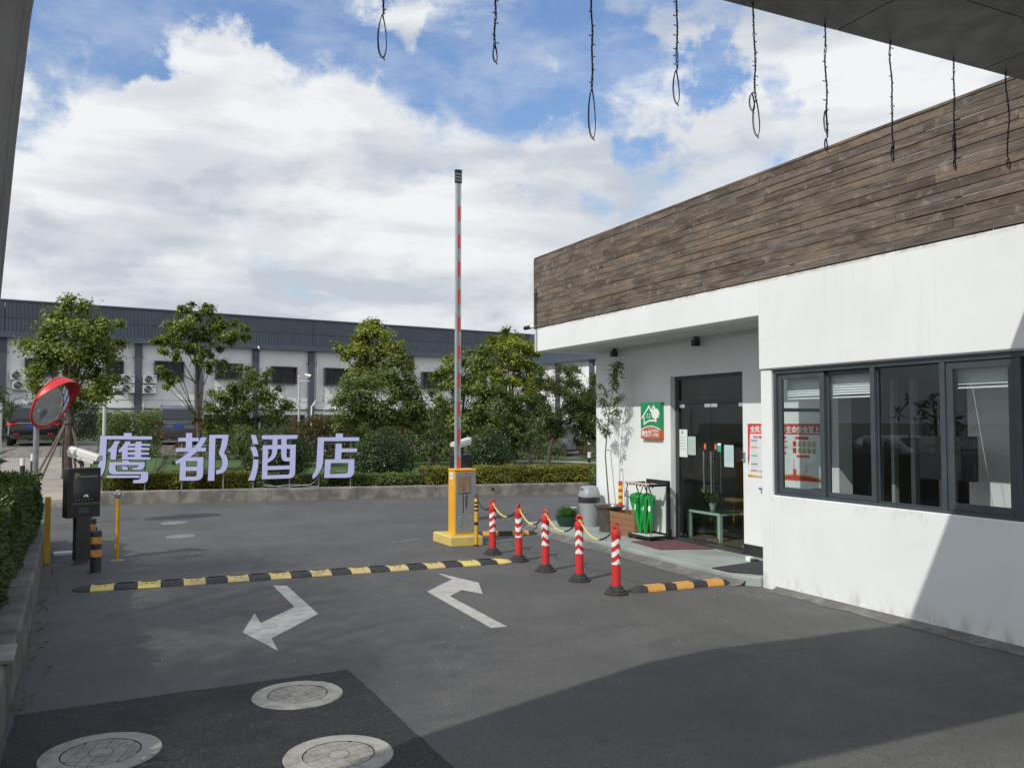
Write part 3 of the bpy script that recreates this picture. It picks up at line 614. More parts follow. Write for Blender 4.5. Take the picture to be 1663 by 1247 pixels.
# string lights hanging from the canopy edge: (x, length, loop kind)
WIRE = mat('cable_black', (.012, .012, .012), .5); BULB = mat('led_bulb', (.25, .24, .2), .3)
strings = [(1.05, .68, 'l'), (1.585, .60, 'n'), (2.10, .88, 'l'), (2.60, .63, 'l'), (3.115, .72, 'd'), (3.625, .73, 's'), (4.15, .72, 'n'), (4.69, .70, 's'), (5.20, .62, 'o')]
where = ['leftmost in the sky, ending in a long thin loop', 'second from the left, above the barrier arm', 'longest one, ending in a wide drooping loop', 'fourth from the left, ending in a teardrop loop', 'ending in two uneven loops', 'ending at the top of the planks', 'first one overlapping the plank parapet', 'eighth from the left, against the planks', 'rightmost, ending in a small round loop']
for i, (x, L, kd) in enumerate(strings):
    rr = random.Random(40 + i); S = thing('light_string', (x, 3.5, 4.0), 'string-light cable hanging from the canopy, ' + where[i], 'string light', 'string lights hanging from the canopy')
    q = MB(); bb = MB(); zt = 4.0; split = L * (.72 if kd in 'ld' else .9)
    for s_ in (0, 1, 2):
        pts = []; ph = s_ * 2.1; n = 30
        for k in range(n + 1):
            z = zt - split * k / n; a = ph + k * 1.15 + math.sin(k * .7 + i) * .6; wv = .012 * noise.noise(Vector((x * 7, z * 5, 3)))
            op = .006 + (.012 * max(0, noise.noise(Vector((s_ * 3. + i, z * 9, 8)))))
            pts.append((x + wv * 2 + op * .55 * math.cos(a), 3.5 + op * .55 * math.sin(a), z))
        q.tube(pts, .0022, 5)
    def loop(cx, ztop, w, hgt, rr=rr):
        for s_ in (0, 1):
            pts = []
            for k in range(19):
                t = k / 18; a = 2 * math.pi * t; pts.append((cx + w * math.sin(a) * (math.sin(math.pi * t) ** .6) * (1 + .1 * s_), 3.5 + .005 * s_ + .004 * math.sin(9 * t), ztop - hgt * (1 - math.cos(a)) / 2 - .004 * s_))
            q.tube(pts, .0021, 5)
        bb.tube([(cx, 3.5, ztop - hgt), (cx + .012, 3.5, ztop - hgt - .012)], .0032, 5)
    zl = zt - split
    if kd == 'l': loop(x, zl, .022, L - split)
    elif kd == 'n': loop(x, zl + .02, .012, L - split + .02)
    elif kd == 'd': loop(x + .008, zl, .026, L - split); loop(x - .02, zl + .03, .02, .1)
    elif kd == 's': loop(x, zl + .16, .015, .13); loop(x, zl, .012, L - split)
    else: loop(x, zl, .018, .07)
    for k in range(11):
        z = zt - split * (k + .5 + rr.uniform(-.3, .3)) / 11; sg = rr.choice((-1, 1)); a = rr.uniform(-.5, .5)
        bb.tube([(x, 3.5, z), (x + sg * .016, 3.5 + .01 * a, z + .008 * a)], [.0022, .0034], 5)
    q.build('cable', WIRE, S, smooth=True); bb.build('bulbs', BULB, S)['kind'] = 'stuff'
# ------------------------------------------------------------------ barrier
BR = thing('boom_barrier', (4.69, 11.56, 0), 'yellow and grey barrier cabinet with its striped boom raised upright', 'barrier')
vs = [(4.44, 11.30), (4.90, 11.25), (4.93, 11.86), (4.42, 11.98)]
q = MB(); n = 4
q.add([(x, y, z) for z, e in ((-.02, 0), (.115, 0), (.135, .02)) for x, y in [(vs[0][0] + e, vs[0][1] + e), (vs[1][0] - e, vs[1][1] + e), (vs[2][0] - e, vs[2][1] - e), (vs[3][0] + e, vs[3][1] - e)]],
      [(3, 2, 1, 0)] + [(4 * i + k, 4 * i + (k + 1) % 4, 4 * i + 4 + (k + 1) % 4, 4 * i + 4 + k) for i in range(2) for k in range(4)] + [(8, 9, 10, 11)])
q.build('plinth', CONEY, BR)
cx0, cx1, cy0, cy1 = 4.535, 4.87, 11.42, 11.66
B(cx0, cx1, cy0, cy1, .135, 1.045).build('cabinet', CABY, BR, bevel=.006)
B(cx0 - .006, cx1 + .006, cy0 - .008, cy1 + .006, 1.047, 1.075).build('lid', CABY, BR, bevel=.008)
B(cx0 + .022, cx1 - .012, cy0 - .007, cy0 - .001, .165, 1.035).build('front_panel', CABG, BR, bevel=.002)
yf = cy0 - .0075
q = MB()
for s in (cx0 + .045, cx1 - .095):
    for k in range(6): z = .215 + k * .033; q.add([(s, yf, z), (s + .062, yf, z), (s + .062, yf - .008, z + .006), (s, yf - .008, z + .006), (s, yf, z + .014), (s + .062, yf, z + .014)], [(0, 1, 2, 3), (3, 2, 5, 4)])
q.build('vent_louvres', ALU, BR)
B(cx0 + .125, cx0 + .138, yf - .001, yf, .44, .73).build('black_rule', BLK, BR)
text('g System', .062, BLK, BR, (cx0 + .165, yf - .001, .735), (0, 0, -1), (1, 0, 0), bold=.0012)
CARD = mat('cardboard', (.30, .215, .135), .85, col2=(.22, .155, .10), scale=8)
B(cx0 + .048, cx0 + .235, yf - .008, yf - .001, .735, .968).build('cardboard_sheet', CARD, BR)
mk = MB()
for k, (dx, w) in enumerate(((0, .022), (.004, .03), (-.004, .026), (.0, .034))):
    z = .93 - k * .048; X = cx0 + .138 + dx
    mk.box(X - w / 2, X + w / 2, yf - .0095, yf - .0085, z - .003, z + .003); mk.box(X - .003, X + .003, yf - .0096, yf - .0086, z - .02, z + .014)
    if k > 1: mk.box(X - w / 2, X - w / 2 + .005, yf - .0095, yf - .0085, z - .022, z - .003)
mk.build('pen_marks', mat('brown_ink', (.09, .055, .03), .8), BR)
q = MB(); q.prism([(-.03, 0), (.03, 0), (.012, -.018), (-.012, -.018)], lambda u, v, d: (cx0 + .175 + u, yf - d, 1.02 + v), .0, .002); q.build('red_badge', PRED, BR)
st = B(cx0 - .003, cx0 - .001, cy0 + .065, cy0 + .175, .925, 1.022).build('sticker', SWHITE, BR)
text('小心', .038, INK, BR, (cx0 - .0035, cy0 + .165, .965), (0, -1, 0), bold=.001)
# boom
bx, by = 4.615, 11.60; z0b, z1b = 1.045, 5.28
B(bx, bx + .088, by, by + .035, z0b, z1b).build('boom', ALU, BR, bevel=.004)
B(bx + .026, bx + .064, by - .0035, by - .0005, z0b, z1b).build('boom_rail', STEEL, BR)
REDT = mat('reflective_red', (.58, .05, .035), .4)
for k in range(10): zz = 4.93 - k * .4105; B(bx + .032, bx + .070, by - .007, by - .004, zz - .21, zz).build('red_reflector', REDT, BR)
q = MB(); q.box(bx - .006, bx + .095, by - .012, by + .047, z1b, z1b + .17); q.box(bx - .010, bx + .098, by - .016, by + .05, z1b + .172, z1b + .20); q.build('end_cap', BLK, BR, bevel=.008)
q = MB()
for k in range(3): q.box(bx - .008, bx + .09, by - .015, by - .0125, z1b + .03 + k * .045, z1b + .045 + k * .045)
q.build('tape_turns', STEEL, BR)

# striped post beside the cabinet
def bandpost(name, loc, label, h, r, bands, mats_, group=None, hook=True, cat='bollard'):
    t_ = thing(name, loc, label, cat, group)
    x, y, _ = loc
    MB().lathe([(r, 0), (r, h), (r * .7, h + .012), (0.001, h + .014)], (x, y, 0), 20).build('post', mats_[0], t_, smooth=True)
    for z0, z1 in bands: MB().lathe([(r + .0015, z0), (r + .0015, z1)], (x, y, 0), 20, cap=False).build('black_band', mats_[1], t_, smooth=True)
    if hook: MB().ring((x, y, h + .035), .022, .005, (0, 1, 0), 12, 6).build('ring_hook', BLK, t_, smooth=True)
    MB().lathe([(r + .03, 0), (r + .025, .008)], (x, y, 0), 16).build('foot_plate', DKGREY, t_)
    return t_
bandpost('barrier_post', (4.76, 11.15, 0), 'slim yellow post with four black bands against the barrier plinth', .66, .029, [(0, .028), (.30, .345), (.495, .52), (.545, .575), (.60, .625)], (YPAINT, BLK), cat='post')
# red bollards
bols = [(4.68, 10.41, 0., 'flexible red bollard furthest from the camera, next to the slim yellow post'), (4.74, 9.74, .75, 'second flexible red bollard, beside the right end of the speed hump'),
        (4.71, 8.96, -1.0, 'middle one of the five flexible red bollards'), (4.76, 8.25, 2.4, 'fourth flexible red bollard, one before the nearest'), (4.74, 7.47, 3.1, 'nearest flexible red bollard, beside the right-hand wheel stop')]
root = None
ROUND = 22
for i, (x, y, rz, lb) in enumerate(bols):
    if root is None:
        root = thing('flexible_bollard', (0, 0, 0), lb, 'bollard', 'red and white flexible bollards linked by chains')
        MB().lathe([(.125, 0), (.125, .018), (.098, .03), (.098, .045), (.072, .058), (.072, .07), (.055, .085), (.001, .086)], n=10).build('rubber_base', RUB, root, local=True)
        MB().lathe([(.047, .086), (.045, .30)], n=ROUND, cap=False).build('lower_tube', RED, root, smooth=True, local=True)
        MB().lathe([(.046, .30), (.0455, .565)], n=ROUND, cap=False).build('reflective_sleeve', CHEV, root, smooth=True, local=True)
        MB().lathe([(.046, .565), (.050, .57), (.052, .62), (.047, .645), (.020, .655), (.001, .656)], n=ROUND, cap=False).build('cap', RED, root, smooth=True, local=True)
        MB().ring((0, 0, .685), .031, .011, (0, 1, 0), 16, 8).build('ring', RED, root, smooth=True, local=True)
        root.location = (x, y, 0); root.rotation_euler = (0, 0, rz)
    else: copy_tree(root, (x, y, 0), rz, lb)
# chains
def chain(p0, p1, sag, split, label, two=True):
    t_ = thing('plastic_chain', p0, label, 'chain', 'chains between the bollards'); p0 = Vector(p0); p1 = Vector(p1); n = max(8, int((p1 - p0).length * 1.12 / .030)); a = MB(); c = MB()
    pts = [p0.lerp(p1, k / n) - Vector((0, 0, sag * 4 * (k / n) * (1 - k / n))) for k in range(n + 1)]
    for k in range(n):
        d = (pts[k + 1] - pts[k]); L = d.length; d.normalize(); side = d.cross(Vector((0, 0, 1))).normalized(); up = side.cross(d)
        ax = side if k % 2 else up; w = d.cross(ax); ce = (pts[k] + pts[k + 1]) / 2; vs = []; fs = []; N, Mm = 8, 4
        for i in range(N):
            an = 2 * math.pi * i / N; q_ = ce + d * math.cos(an) * L * .68 + w * math.sin(an) * .0105; nd = (d * math.cos(an) + w * math.sin(an)).normalized()
            for j in range(Mm): bq = 2 * math.pi * j / Mm; vs.append(q_ + nd * math.cos(bq) * .0042 + ax * math.sin(bq) * .0042)
        for i in range(N):
            for j in range(Mm): fs.append((i * Mm + j, ((i + 1) % N) * Mm + j, ((i + 1) % N) * Mm + (j + 1) % Mm, i * Mm + (j + 1) % Mm))
        (a if (k < n * split) else c).add(vs, fs)
    if a.v: a.build('yellow_links', mat('chain_yellow', (.75, .62, .12), .45), t_, smooth=True)
    c.build('black_links', RUB, t_, smooth=True)
P = [(x, y, .675) for x, y, _, _ in bols]
chain((4.76, 11.13, .69), P[0], .13, 0., 'short black plastic chain from the slim yellow post to the first red bollard')
nm = ['yellow and black plastic chain between the two furthest red bollards', 'yellow and black plastic chain between the second and third red bollards', 'yellow and black plastic chain between the third and fourth red bollards', 'nearest yellow and black plastic chain, hanging before the big flower pot']
for k in range(4): chain(P[k], P[k + 1], .17 if k else .15, .55, nm[k])

# speed hump: alternating rubber sections
SH = thing('speed_hump', (2.2, 9.9, 0), 'low rubber speed hump of black and yellow sections across the lane', 'speed hump')
a0, a1 = Vector((-.28, 10.06, 0)), Vector((4.66, 9.79, 0)); L = (a1 - a0).length; d = (a1 - a0).normalized(); nrm = Vector((-d.y, d.x, 0))
prof = [(-.165, .002), (-.16, .012), (-.10, .032), (-.03, .037), (.03, .037), (.10, .032), (.16, .012), (.165, .002)]
def hump(s0, s1, m, taper=0, ribs=True, e=.0):
    q = MB(); n = 1 if not taper else 5; vs = []
    for i in range(n + 1):
        t = i / n; s = s0 + (s1 - s0) * t; k = 1 if not taper else (math.sin(math.pi / 2 * min(1, (t if taper > 0 else 1 - t) + .02)) ** .7)
        for u, z in prof: vs.append(a0 + d * s + nrm * (u * (k * .75 + .25)) + Vector((0, 0, z * k + e)))
    q.add(vs, [(8 * i + j, 8 * i + 8 + j, 8 * i + 9 + j, 8 * i + 1 + j) for i in range(n) for j in range(7)] + [tuple(range(8)), tuple(range(8 * n + 7, 8 * n - 1, -1))])
    if ribs:
        for side in (1,):
            for j in range(10):
                s = s0 + .03 + j * (s1 - s0 - .06) / 10
                p = a0 + d * s; q.add([p + nrm * .025 + Vector((0, 0, .0445)), p + d * .008 + nrm * .025 + Vector((0, 0, .0475)), p + d * .016 + nrm * .025 + Vector((0, 0, .0445)),
                                       p + nrm * .145 + Vector((0, 0, .021)), p + d * .008 + nrm * .145 + Vector((0, 0, .024)), p + d * .016 + nrm * .145 + Vector((0, 0, .021))], [(0, 1, 4, 3), (1, 2, 5, 4)])
    o = q.build('hump_section', m, SH); return o
pitch = (L - .30 - .12) / 20; s = .18; hump(.0, s - .002, RUB, 1, False)
for k in range(20):
    m = (YEL2 if k in (0, 2, 18) else YEL) if k % 2 == 0 else RUB
    o = hump(s + .002, s + pitch - .002, m); p = a0 + d * (s + pitch * .5)
    for dd, uu in ((-.03, -.05), (.03, -.06)):
        pp_ = p + d * dd + nrm * uu; MB().lathe([(.012, .028), (.012, .0385)], (pp_.x, pp_.y, .0), 8).build('bolt', BLK, o)
    s += pitch
hump(s + .002, L + .02, YEL2, -1, False)

# wheel stops
def wheelstop(p0, p1, pat, label):
    t_ = thing('wheel_stop', p0, label, 'wheel stop', 'black and orange rubber wheel stops'); p0 = Vector(p0); p1 = Vector(p1); L = (p1 - p0).length; d = (p1 - p0).normalized(); n_ = Vector((-d.y, d.x, 0)); pr = [(-.075, .001), (-.07, .02), (-.045, .058), (.045, .058), (.07, .02), (.075, .001)]
    s = 0
    tot = sum(w for _, w in pat)
    for idx, (c, w) in enumerate(pat):
        w = w / tot * L; vs = []; endl = idx == 0; endr = idx == len(pat) - 1
        for i in range(3):
            t = i / 2; k0 = 1.
            if endl and c == 'b': k0 = (.25, .85, 1)[i]
            if endr and c == 'b': k0 = (1, .85, .25)[i]
            for u, z in pr: vs.append(p0 + d * (s + .0015 + (w - .003) * t) + n_ * u * (.5 + .5 * k0) + Vector((0, 0, z * k0 + (.002 if c == 'o' else 0))))
        MB().add(vs, [(6 * i + j, 6 * i + 6 + j, 6 * i + 7 + j, 6 * i + 1 + j) for i in range(2) for j in range(5)] + [tuple(range(6)), tuple(range(17, 11, -1))]).build('stop_section', RUB if c == 'b' else ORA, t_)
        s += w
wheelstop((4.91, 7.47, 0), (6.14, 7.42, .0), [('b', .2), ('o', .24), ('b', .16), ('o', .24), ('b', .20), ('o', .24), ('b', .12)], 'rubber wheel stop running from the nearest red bollard to the white wall')
wheelstop((4.96, 12.25, 0), (6.15, 11.95, 0), [('o', .14), ('b', .2), ('o', .25), ('b', .22), ('o', .26), ('b', .16)], 'rubber wheel stop lying behind the furthest red bollards')

# road markings
def mark(name, poly, label, z0=.0, z1=.0035):
    o = MB().prism(poly, lambda u, v, d: (u, v, d), z0 + .0005, z1).build(name, LINE); tag(o, label, 'road marking', 'bent white arrows on the asphalt'); return o
mark('arrow_marking', [(1.66, 9.42), (1.79, 9.35), (1.79, 7.86), (1.25, 7.14), (1.23, 6.75), (1.07, 7.45), (1.27, 8.14), (1.26, 7.72), (1.655, 8.25)], 'worn white arrow on the road bending to point at the lower left')
mark('arrow_marking', [(3.0, 6.70), (3.14, 6.69), (3.165, 8.09), (3.40, 8.33), (3.51, 8.06), (3.71, 8.62), (3.52, 9.36), (3.52, 8.93), (3.04, 8.41)], 'white arrow on the road bending right towards the speed hump')
WORN = mat('worn_paint', (.20, .198, .19), .85, col2=(.11, .11, .108), scale=14, fac=(.4, .62))
q = MB(); q.prism([(2.9, 18.2), (3.7, 18.0), (3.72, 18.05), (2.95, 18.28)], lambda u, v, d: (u, v, d), .0004, .0035); q.prism([(9.3, 17.2), (10.1, 16.75), (10.2, 16.8), (9.45, 17.27)], lambda u, v, d: (u, v, d), .0004, .0035)
q.prism([(4.30, 12.15), (3.75, 12.0), (3.72, 12.05), (4.25, 12.25)], lambda u, v, d: (u, v, d), .0004, .003)
struct(q.build('worn_road_line', WORN))

# manhole covers
MHR = mat('manhole_concrete', (.40, .385, .34), .85, col2=(.23, .215, .19), scale=9, bump=.6, fac=(.42, .72), speck=.3); MHI = mat('manhole_inner', (.37, .355, .315), .8, col2=(.25, .235, .205), scale=9, bump=.4); MHF = mat('manhole_faded', (.235, .23, .215), .85, col2=(.17, .168, .16), scale=7); GAP = mat('groove_dirt', (.075, .065, .05), .95)
def manhole(c, r, z, rz, label, seed, pads=True):
    t_ = thing('manhole_cover', (c[0], c[1], z), label, 'manhole cover', 'round concrete manhole covers', rz)
    rr = random.Random(seed); vs = []; n = 64
    for ri, zz in ((r, 0.0), (r - .004, .006), (r * .66, .007)):
        for k in range(n):
            a = 2 * math.pi * k / n; w = (rr.uniform(-.006, .003) if ri > r * .9 and seed == 1 and (k < 9 or k > 57) else 0); vs.append(((ri + w) * math.cos(a), (ri + w) * math.sin(a), zz))
    MB().add(vs, [(i * n + k, i * n + (k + 1) % n, i * n + n + (k + 1) % n, i * n + n + k) for i in range(2) for k in range(n)]).build('cover_ring', MHR if pads else MHF, t_, local=True)
    MB().lathe([(r * .66, .0012), (.001, .0013)], n=32, cap=False).build('groove_bed', GAP, t_, local=True)
    q = MB(); R2 = r * .635; g = .0022
    def clip(x0, x1, y0, y1):
        if (x1 - x0) < .01 or (y1 - y0) < .01: return
        # cut the pad to the circle and around the centre disc
        pts = [(x0, y0), (x1, y0), (x1, y1), (x0, y1)]; out = []
        for i in range(4):
            (xa, ya), (xb, yb) = pts[i], pts[(i + 1) % 4]
            for k in range(4): t = k / 4; out.append((xa + (xb - xa) * t, ya + (yb - ya) * t))
        res = []
        for x, y in out:
            l = math.hypot(x, y)
            if l > R2: x, y = x * R2 / l, y * R2 / l
            if l < r * .205 and l > 1e-6: x, y = x * r * .205 / l, y * r * .205 / l
            res.append((x, y))
        ar = 0
        for i in range(len(res)): (xa, ya), (xb, yb) = res[i], res[(i + 1) % len(res)]; ar += xa * yb - xb * ya
        if abs(ar) / 2 > .0001: q.prism(res, lambda u, v, d: (u, v, d), .0012, .0066)
    if pads:
        nn = 6; cs = 2 * R2 / nn
        for i in range(nn):
            for j in range(nn):
                x0, y0 = -R2 + i * cs, -R2 + j * cs
                if max(abs(x0 + cs / 2), abs(y0 + cs / 2)) > R2 * 1.0 or math.hypot(x0 + cs / 2, y0 + cs / 2) > R2 * 1.05 or math.hypot(x0 + cs / 2, y0 + cs / 2) < r * .12: continue
                if (i + j) % 2:
                    clip(x0 + g, x0 + cs - g, y0 + g, y0 + cs / 2 - g / 2); clip(x0 + g, x0 + cs - g, y0 + cs / 2 + g / 2, y0 + cs - g)
                else:
                    clip(x0 + g, x0 + cs / 2 - g / 2, y0 + g, y0 + cs - g); clip(x0 + cs / 2 + g / 2, x0 + cs - g, y0 + g, y0 + cs - g)
        q.lathe([(r * .19, .0012), (r * .19, .0066), (.001, .0067)], n=24, cap=False)
    else: q.lathe([(R2, .0012), (R2, .0066), (.001, .0067)], n=24, cap=False)
    q.build('tread_pads', MHI if pads else MHF, t_, local=True)
manhole((1.15, 5.60), .285, .005, .5, 'manhole cover with a chipped edge, nearest the tip of the patch of fresh asphalt', 1)
manhole((.015, 5.07), .30, .005, -.35, 'manhole cover at the lower left, beside the planter wall', 2)
manhole((1.14, 4.50), .285, .005, .2, 'manhole cover cut by the bottom of the view, with rusty grooves', 3)
manhole((1.09, 14.05), .22, .002, .1, 'small worn manhole cover on the far lane, nearer of the two', 4, False)
manhole((1.12, 15.95), .22, .002, .1, 'small worn manhole cover on the far lane, closer to the kerb wall', 5, False)

# ------------------------------------------------------------------ ticket machines with number-plate cameras
def lpr_camera(at, yaw, pitch, label):
    t_ = thing('security_camera', at, label, 'camera', 'white number-plate cameras'); M = Matrix.Translation(at) @ Matrix.Rotation(yaw, 4, 'Z') @ Matrix.Rotation(pitch, 4, 'X')
    # camera looks along -Y of its own frame
    pr = [(-.062, .0), (-.055, .052), (-.03, .075), (.03, .075), (.055, .052), (.062, .0)]
    vs = [M @ Vector((x, y, z)) for y in (-.235, .19) for x, z in pr]; n = 6
    MB().add(vs, [tuple(range(5, -1, -1)), tuple(range(6, 12))] + [(i, (i + 1) % 6, 6 + (i + 1) % 6, 6 + i) for i in range(6)]).build('sun_shield', mat('camera_white', (.70, .70, .66), .35), t_)
    MB().box(-.055, .055, -.20, .175, -.05, -.004, mtx=M).build('housing', mat('camera_white', 0), t_, bevel=.006)
    MB().box(-.05, .05, -.207, -.2005, -.047, .035, mtx=M).build('front_plate', BLK, t_)
    q = MB()
    for x, z in ((-.028, -.02), (.004, -.02), (.012, .015)): q.tube([M @ Vector((x, -.2075, z)), M @ Vector((x, -.213, z))], .0085, 10)
    q.build('infrared_lamps', mat('lamp_white', (.9, .9, .9), .3), t_)
    q = MB(); q.tube([M @ Vector((0, .02, -.05)), Vector(at) + Vector((0, 0, -.12))], .022, 12); q.tube([M @ Vector((0, .14, -.05)), Vector(at) + Vector((-.03, .12, -.10)), Vector(at) + Vector((-.02, .05, -.15))], .009, 8); q.build('bracket', BLK, t_)
    return t_
def machine(x, y, yaw, label, cam_at, cam_yaw, cam_pitch, cam_label, front=True):
    t_ = thing('ticket_machine', (x, y, 0), label, 'ticket machine', 'black ticket machines', yaw)
    q = MB(); q.box(-.085, .085, -.06, .06, .035, .57); q.build('pillar', DKGREY, t_, local=True, bevel=.004)
    q = MB(); q.add([(-.19, -.15, 0), (.19, -.15, 0), (.19, .15, 0), (-.19, .15, 0), (-.10, -.075, .04), (.10, -.075, .04), (.10, .075, .04), (-.10, .075, .04)], [(3, 2, 1, 0), (4, 5, 6, 7), (0, 1, 5, 4), (1, 2, 6, 5), (2, 3, 7, 6), (3, 0, 4, 7)]); q.build('base', DKGREY, t_, local=True)
    q = MB(); q.box(-.195, .195, -.06, .12, .565, 1.175); q.build('cabinet', BLK, t_, local=True, bevel=.008)
    if front:
        MB().box(-.13, .18, -.066, -.0605, .76, 1.12).build('screen', mat('screen_glass', (.012, .012, .014), .08, spec=.9), t_, local=True)
        MB().box(-.14, .185, -.073, -.061, .715, .752).build('shelf_strip', mat('strip_grey', (.06, .065, .08), .4), t_, local=True, bevel=.003)
        q = MB()
        for i in range(6):
            for j in range(4): q.box(-.055 + i * .019, -.055 + i * .019 + .013, -.066, -.061, .62 + j * .019, .632 + j * .019)
        q.build('keypad', mat('key_grey', (.16, .16, .16), .5), t_, local=True)
        MB().prism([(-.028, 0), (-.028, .018), (-.014, .034), (.014, .034), (.028, .018), (.028, 0), (.016, 0), (.012, .01), (-.012, .01), (-.016, 0)], lambda u, v, d: (.02 + u, -.0675 - d, .815 + v), 0, .001).build('lamp_symbol', mat('lamp_white', 0), t_, local=True)
        q = MB()
        for i in range(6): q.box(-.10 + i * .038, -.088 + i * .038, -.0678, -.0665, .778, .788)
        q.build('indicator_marks', mat('ochre_print', (.4, .33, .08), .5), t_, local=True)
        for s_, sz, x0, z0, m in (('P', .105, -.115, 1.045, mat('sign_ochre', (.42, .40, .07), .5)), ('车牌识别管理系统', .027, -.062, 1.062, mat('print_grey', (.38, .38, .38), .5))):
            o = text(s_, sz, m, None, (0, 0, 0), (1, 0, 0)); o.parent = t_; o.location = (x0, -.0675, z0)
    lpr_camera(cam_at, cam_yaw, cam_pitch, cam_label); return t_
machine(-.235, 11.98, .34, 'black ticket machine with screen and keypad standing in front of the left lane', (-.24, 11.98, 1.325), .95, .26, 'white number-plate camera on top of the left ticket machine')
machine(5.70, 14.05, -.4, 'black ticket machine almost hidden behind the yellow barrier cabinet', (5.66, 13.9, 1.37), -1.15, .20, 'white number-plate camera seen behind the raised boom', False)
bk = [(0, .025)]
def fat(name, loc, label, h):
    t_ = thing(name, loc, label, 'bollard', 'thick black and orange bollards'); x, y, _ = loc; r = .062
    MB().lathe([(r, 0), (r, h - .012), (r * .8, h), (.001, h + .004)], (x, y, 0), 24).build('post', DKGREY, t_, smooth=True)
    for z0, z1 in ((.18, .265), (.33, .41)): MB().lathe([(r + .002, z0), (r + .002, z1)], (x, y, 0), 24, cap=False).build('orange_band', ORA, t_, smooth=True)
    MB().tube([(x, y, h), (x, y, h + .035)], .008, 8).build('lifting_eye', BLK, t_)
    MB().lathe([(r + .04, .0), (r + .035, .006)], (x, y, 0), 18).build('foot_plate', DKGREY, t_)
fat('safety_bollard', (-.065, 11.17, 0), 'thick black and orange bollard standing alone in front of the ticket machine pillar', .485)
fat('safety_bollard', (-.135, 12.6, 0), 'thick black and orange bollard half hidden behind the ticket machine pillar', .485)
t_ = thing('yellow_post', (.17, 11.98, 0), 'thin yellow post with a grey sensor head, right of the ticket machine', 'post')
MB().lathe([(.023, 0), (.023, .80)], (.17, 11.98, 0), 16).build('tube', YPAINT, t_, smooth=True)
MB().lathe([(.085, 0), (.08, .006)], (.17, 11.98, 0), 20).build('foot_plate', CONC2, t_)
q = MB(); q.lathe([(.03, .79), (.04, .81), (.04, .86), (.032, .885), (.001, .892)], (.17, 11.98, 0), 12); q.tube([(.13, 11.98, .84), (.20, 11.95, .84)], .022, 10); q.build('sensor_head', STEEL, t_)
t_ = thing('yellow_post', (-.62, 12.1, 0), 'flat yellow steel post against the end of the planter wall', 'post')
B(-.65, -.585, 12.07, 12.11, 0, .82).build('bar', YPAINT, t_, bevel=.003)
q = MB(); q.box(-.58, -.30, 12.75, 12.95, 0, .03, rz=.1)
t_ = tag(q.build('plastic_strip', mat('camera_white', 0)), 'broken white plastic strip lying behind the ticket machine base', 'plastic strip')

# convex mirror on its pole
cm = Vector((-.66, 16.0, 2.0)); MP = thing('traffic_mirror', (-1.05, 16.05, 0), 'round convex traffic mirror with red rim and hood on a grey pole', 'traffic mirror')
rt = Vector((1, .04, 0)); tc_ = (Vector((0, 0, 1.75)) - cm).normalized(); n_ = (tc_ * .50 + (rt * .86 - Vector((0, 0, 1)) * .45) * .866).normalized()
up_ = (Vector((0, 0, 1)) - n_ * n_.z).normalized(); sd = up_.cross(n_); MX = Matrix((sd, up_, n_)).transposed().to_4x4(); MX.translation = cm; R_ = .44
prof = [(R_ * math.sin(a), -.09 + .105 * (math.cos(a * 1.0) - 1)) for a in [math.pi / 2 * k / 14 for k in range(14, -1, -1)]]
prof = [(max(r, .0005), z) for r, z in prof]
MB().lathe(prof, n=56, mtx=MX, cap=False).build('mirror_glass', MIRROR, MP, smooth=True)
MB().ring(cm - n_ * .17, R_ + .012, .020, n_, 48, 8).build('rim', RED, MP, smooth=True)
MB().lathe([(R_, -.19), (R_ * .6, -.23), (.001, -.24)], n=32, mtx=MX, cap=False).build('back_shell', ORA, MP, smooth=True)
vs = []; n = 36; fs = []
for k in range(n + 1):
    a = math.pi * (.02 + .96 * k / n); w = .20 * math.sin(math.pi * k / n) ** .7
    for rr_, zz in ((R_ + .02, -.17), (R_ + .035, -.17 + w * .5), (R_ + .030, -.17 + w), (R_ + .018, -.17 + w), (R_ + .022, -.17 + w * .5), (R_ + .008, -.17)): vs.append(MX @ Vector((rr_ * math.cos(a), rr_ * math.sin(a), zz)))
for k in range(n):
    for j in range(6): fs.append((6 * k + j, 6 * k + (j + 1) % 6, 6 * k + 6 + (j + 1) % 6, 6 * k + 6 + j))
MB().add(vs, fs).build('hood', RED, MP, smooth=True)
pb = cm - n_ * .26
q = MB(); q.tube([(-1.03, 16.3, -.02), (-1.03, 16.3, 2.05)], .045, 14); q.tube([(-1.03, 16.3, 1.9), tuple(pb)], .02, 8); q.tube([(-1.03, 16.3, 2.02), tuple(pb)], .02, 8); q.build('pole', STEEL, MP, smooth=True)
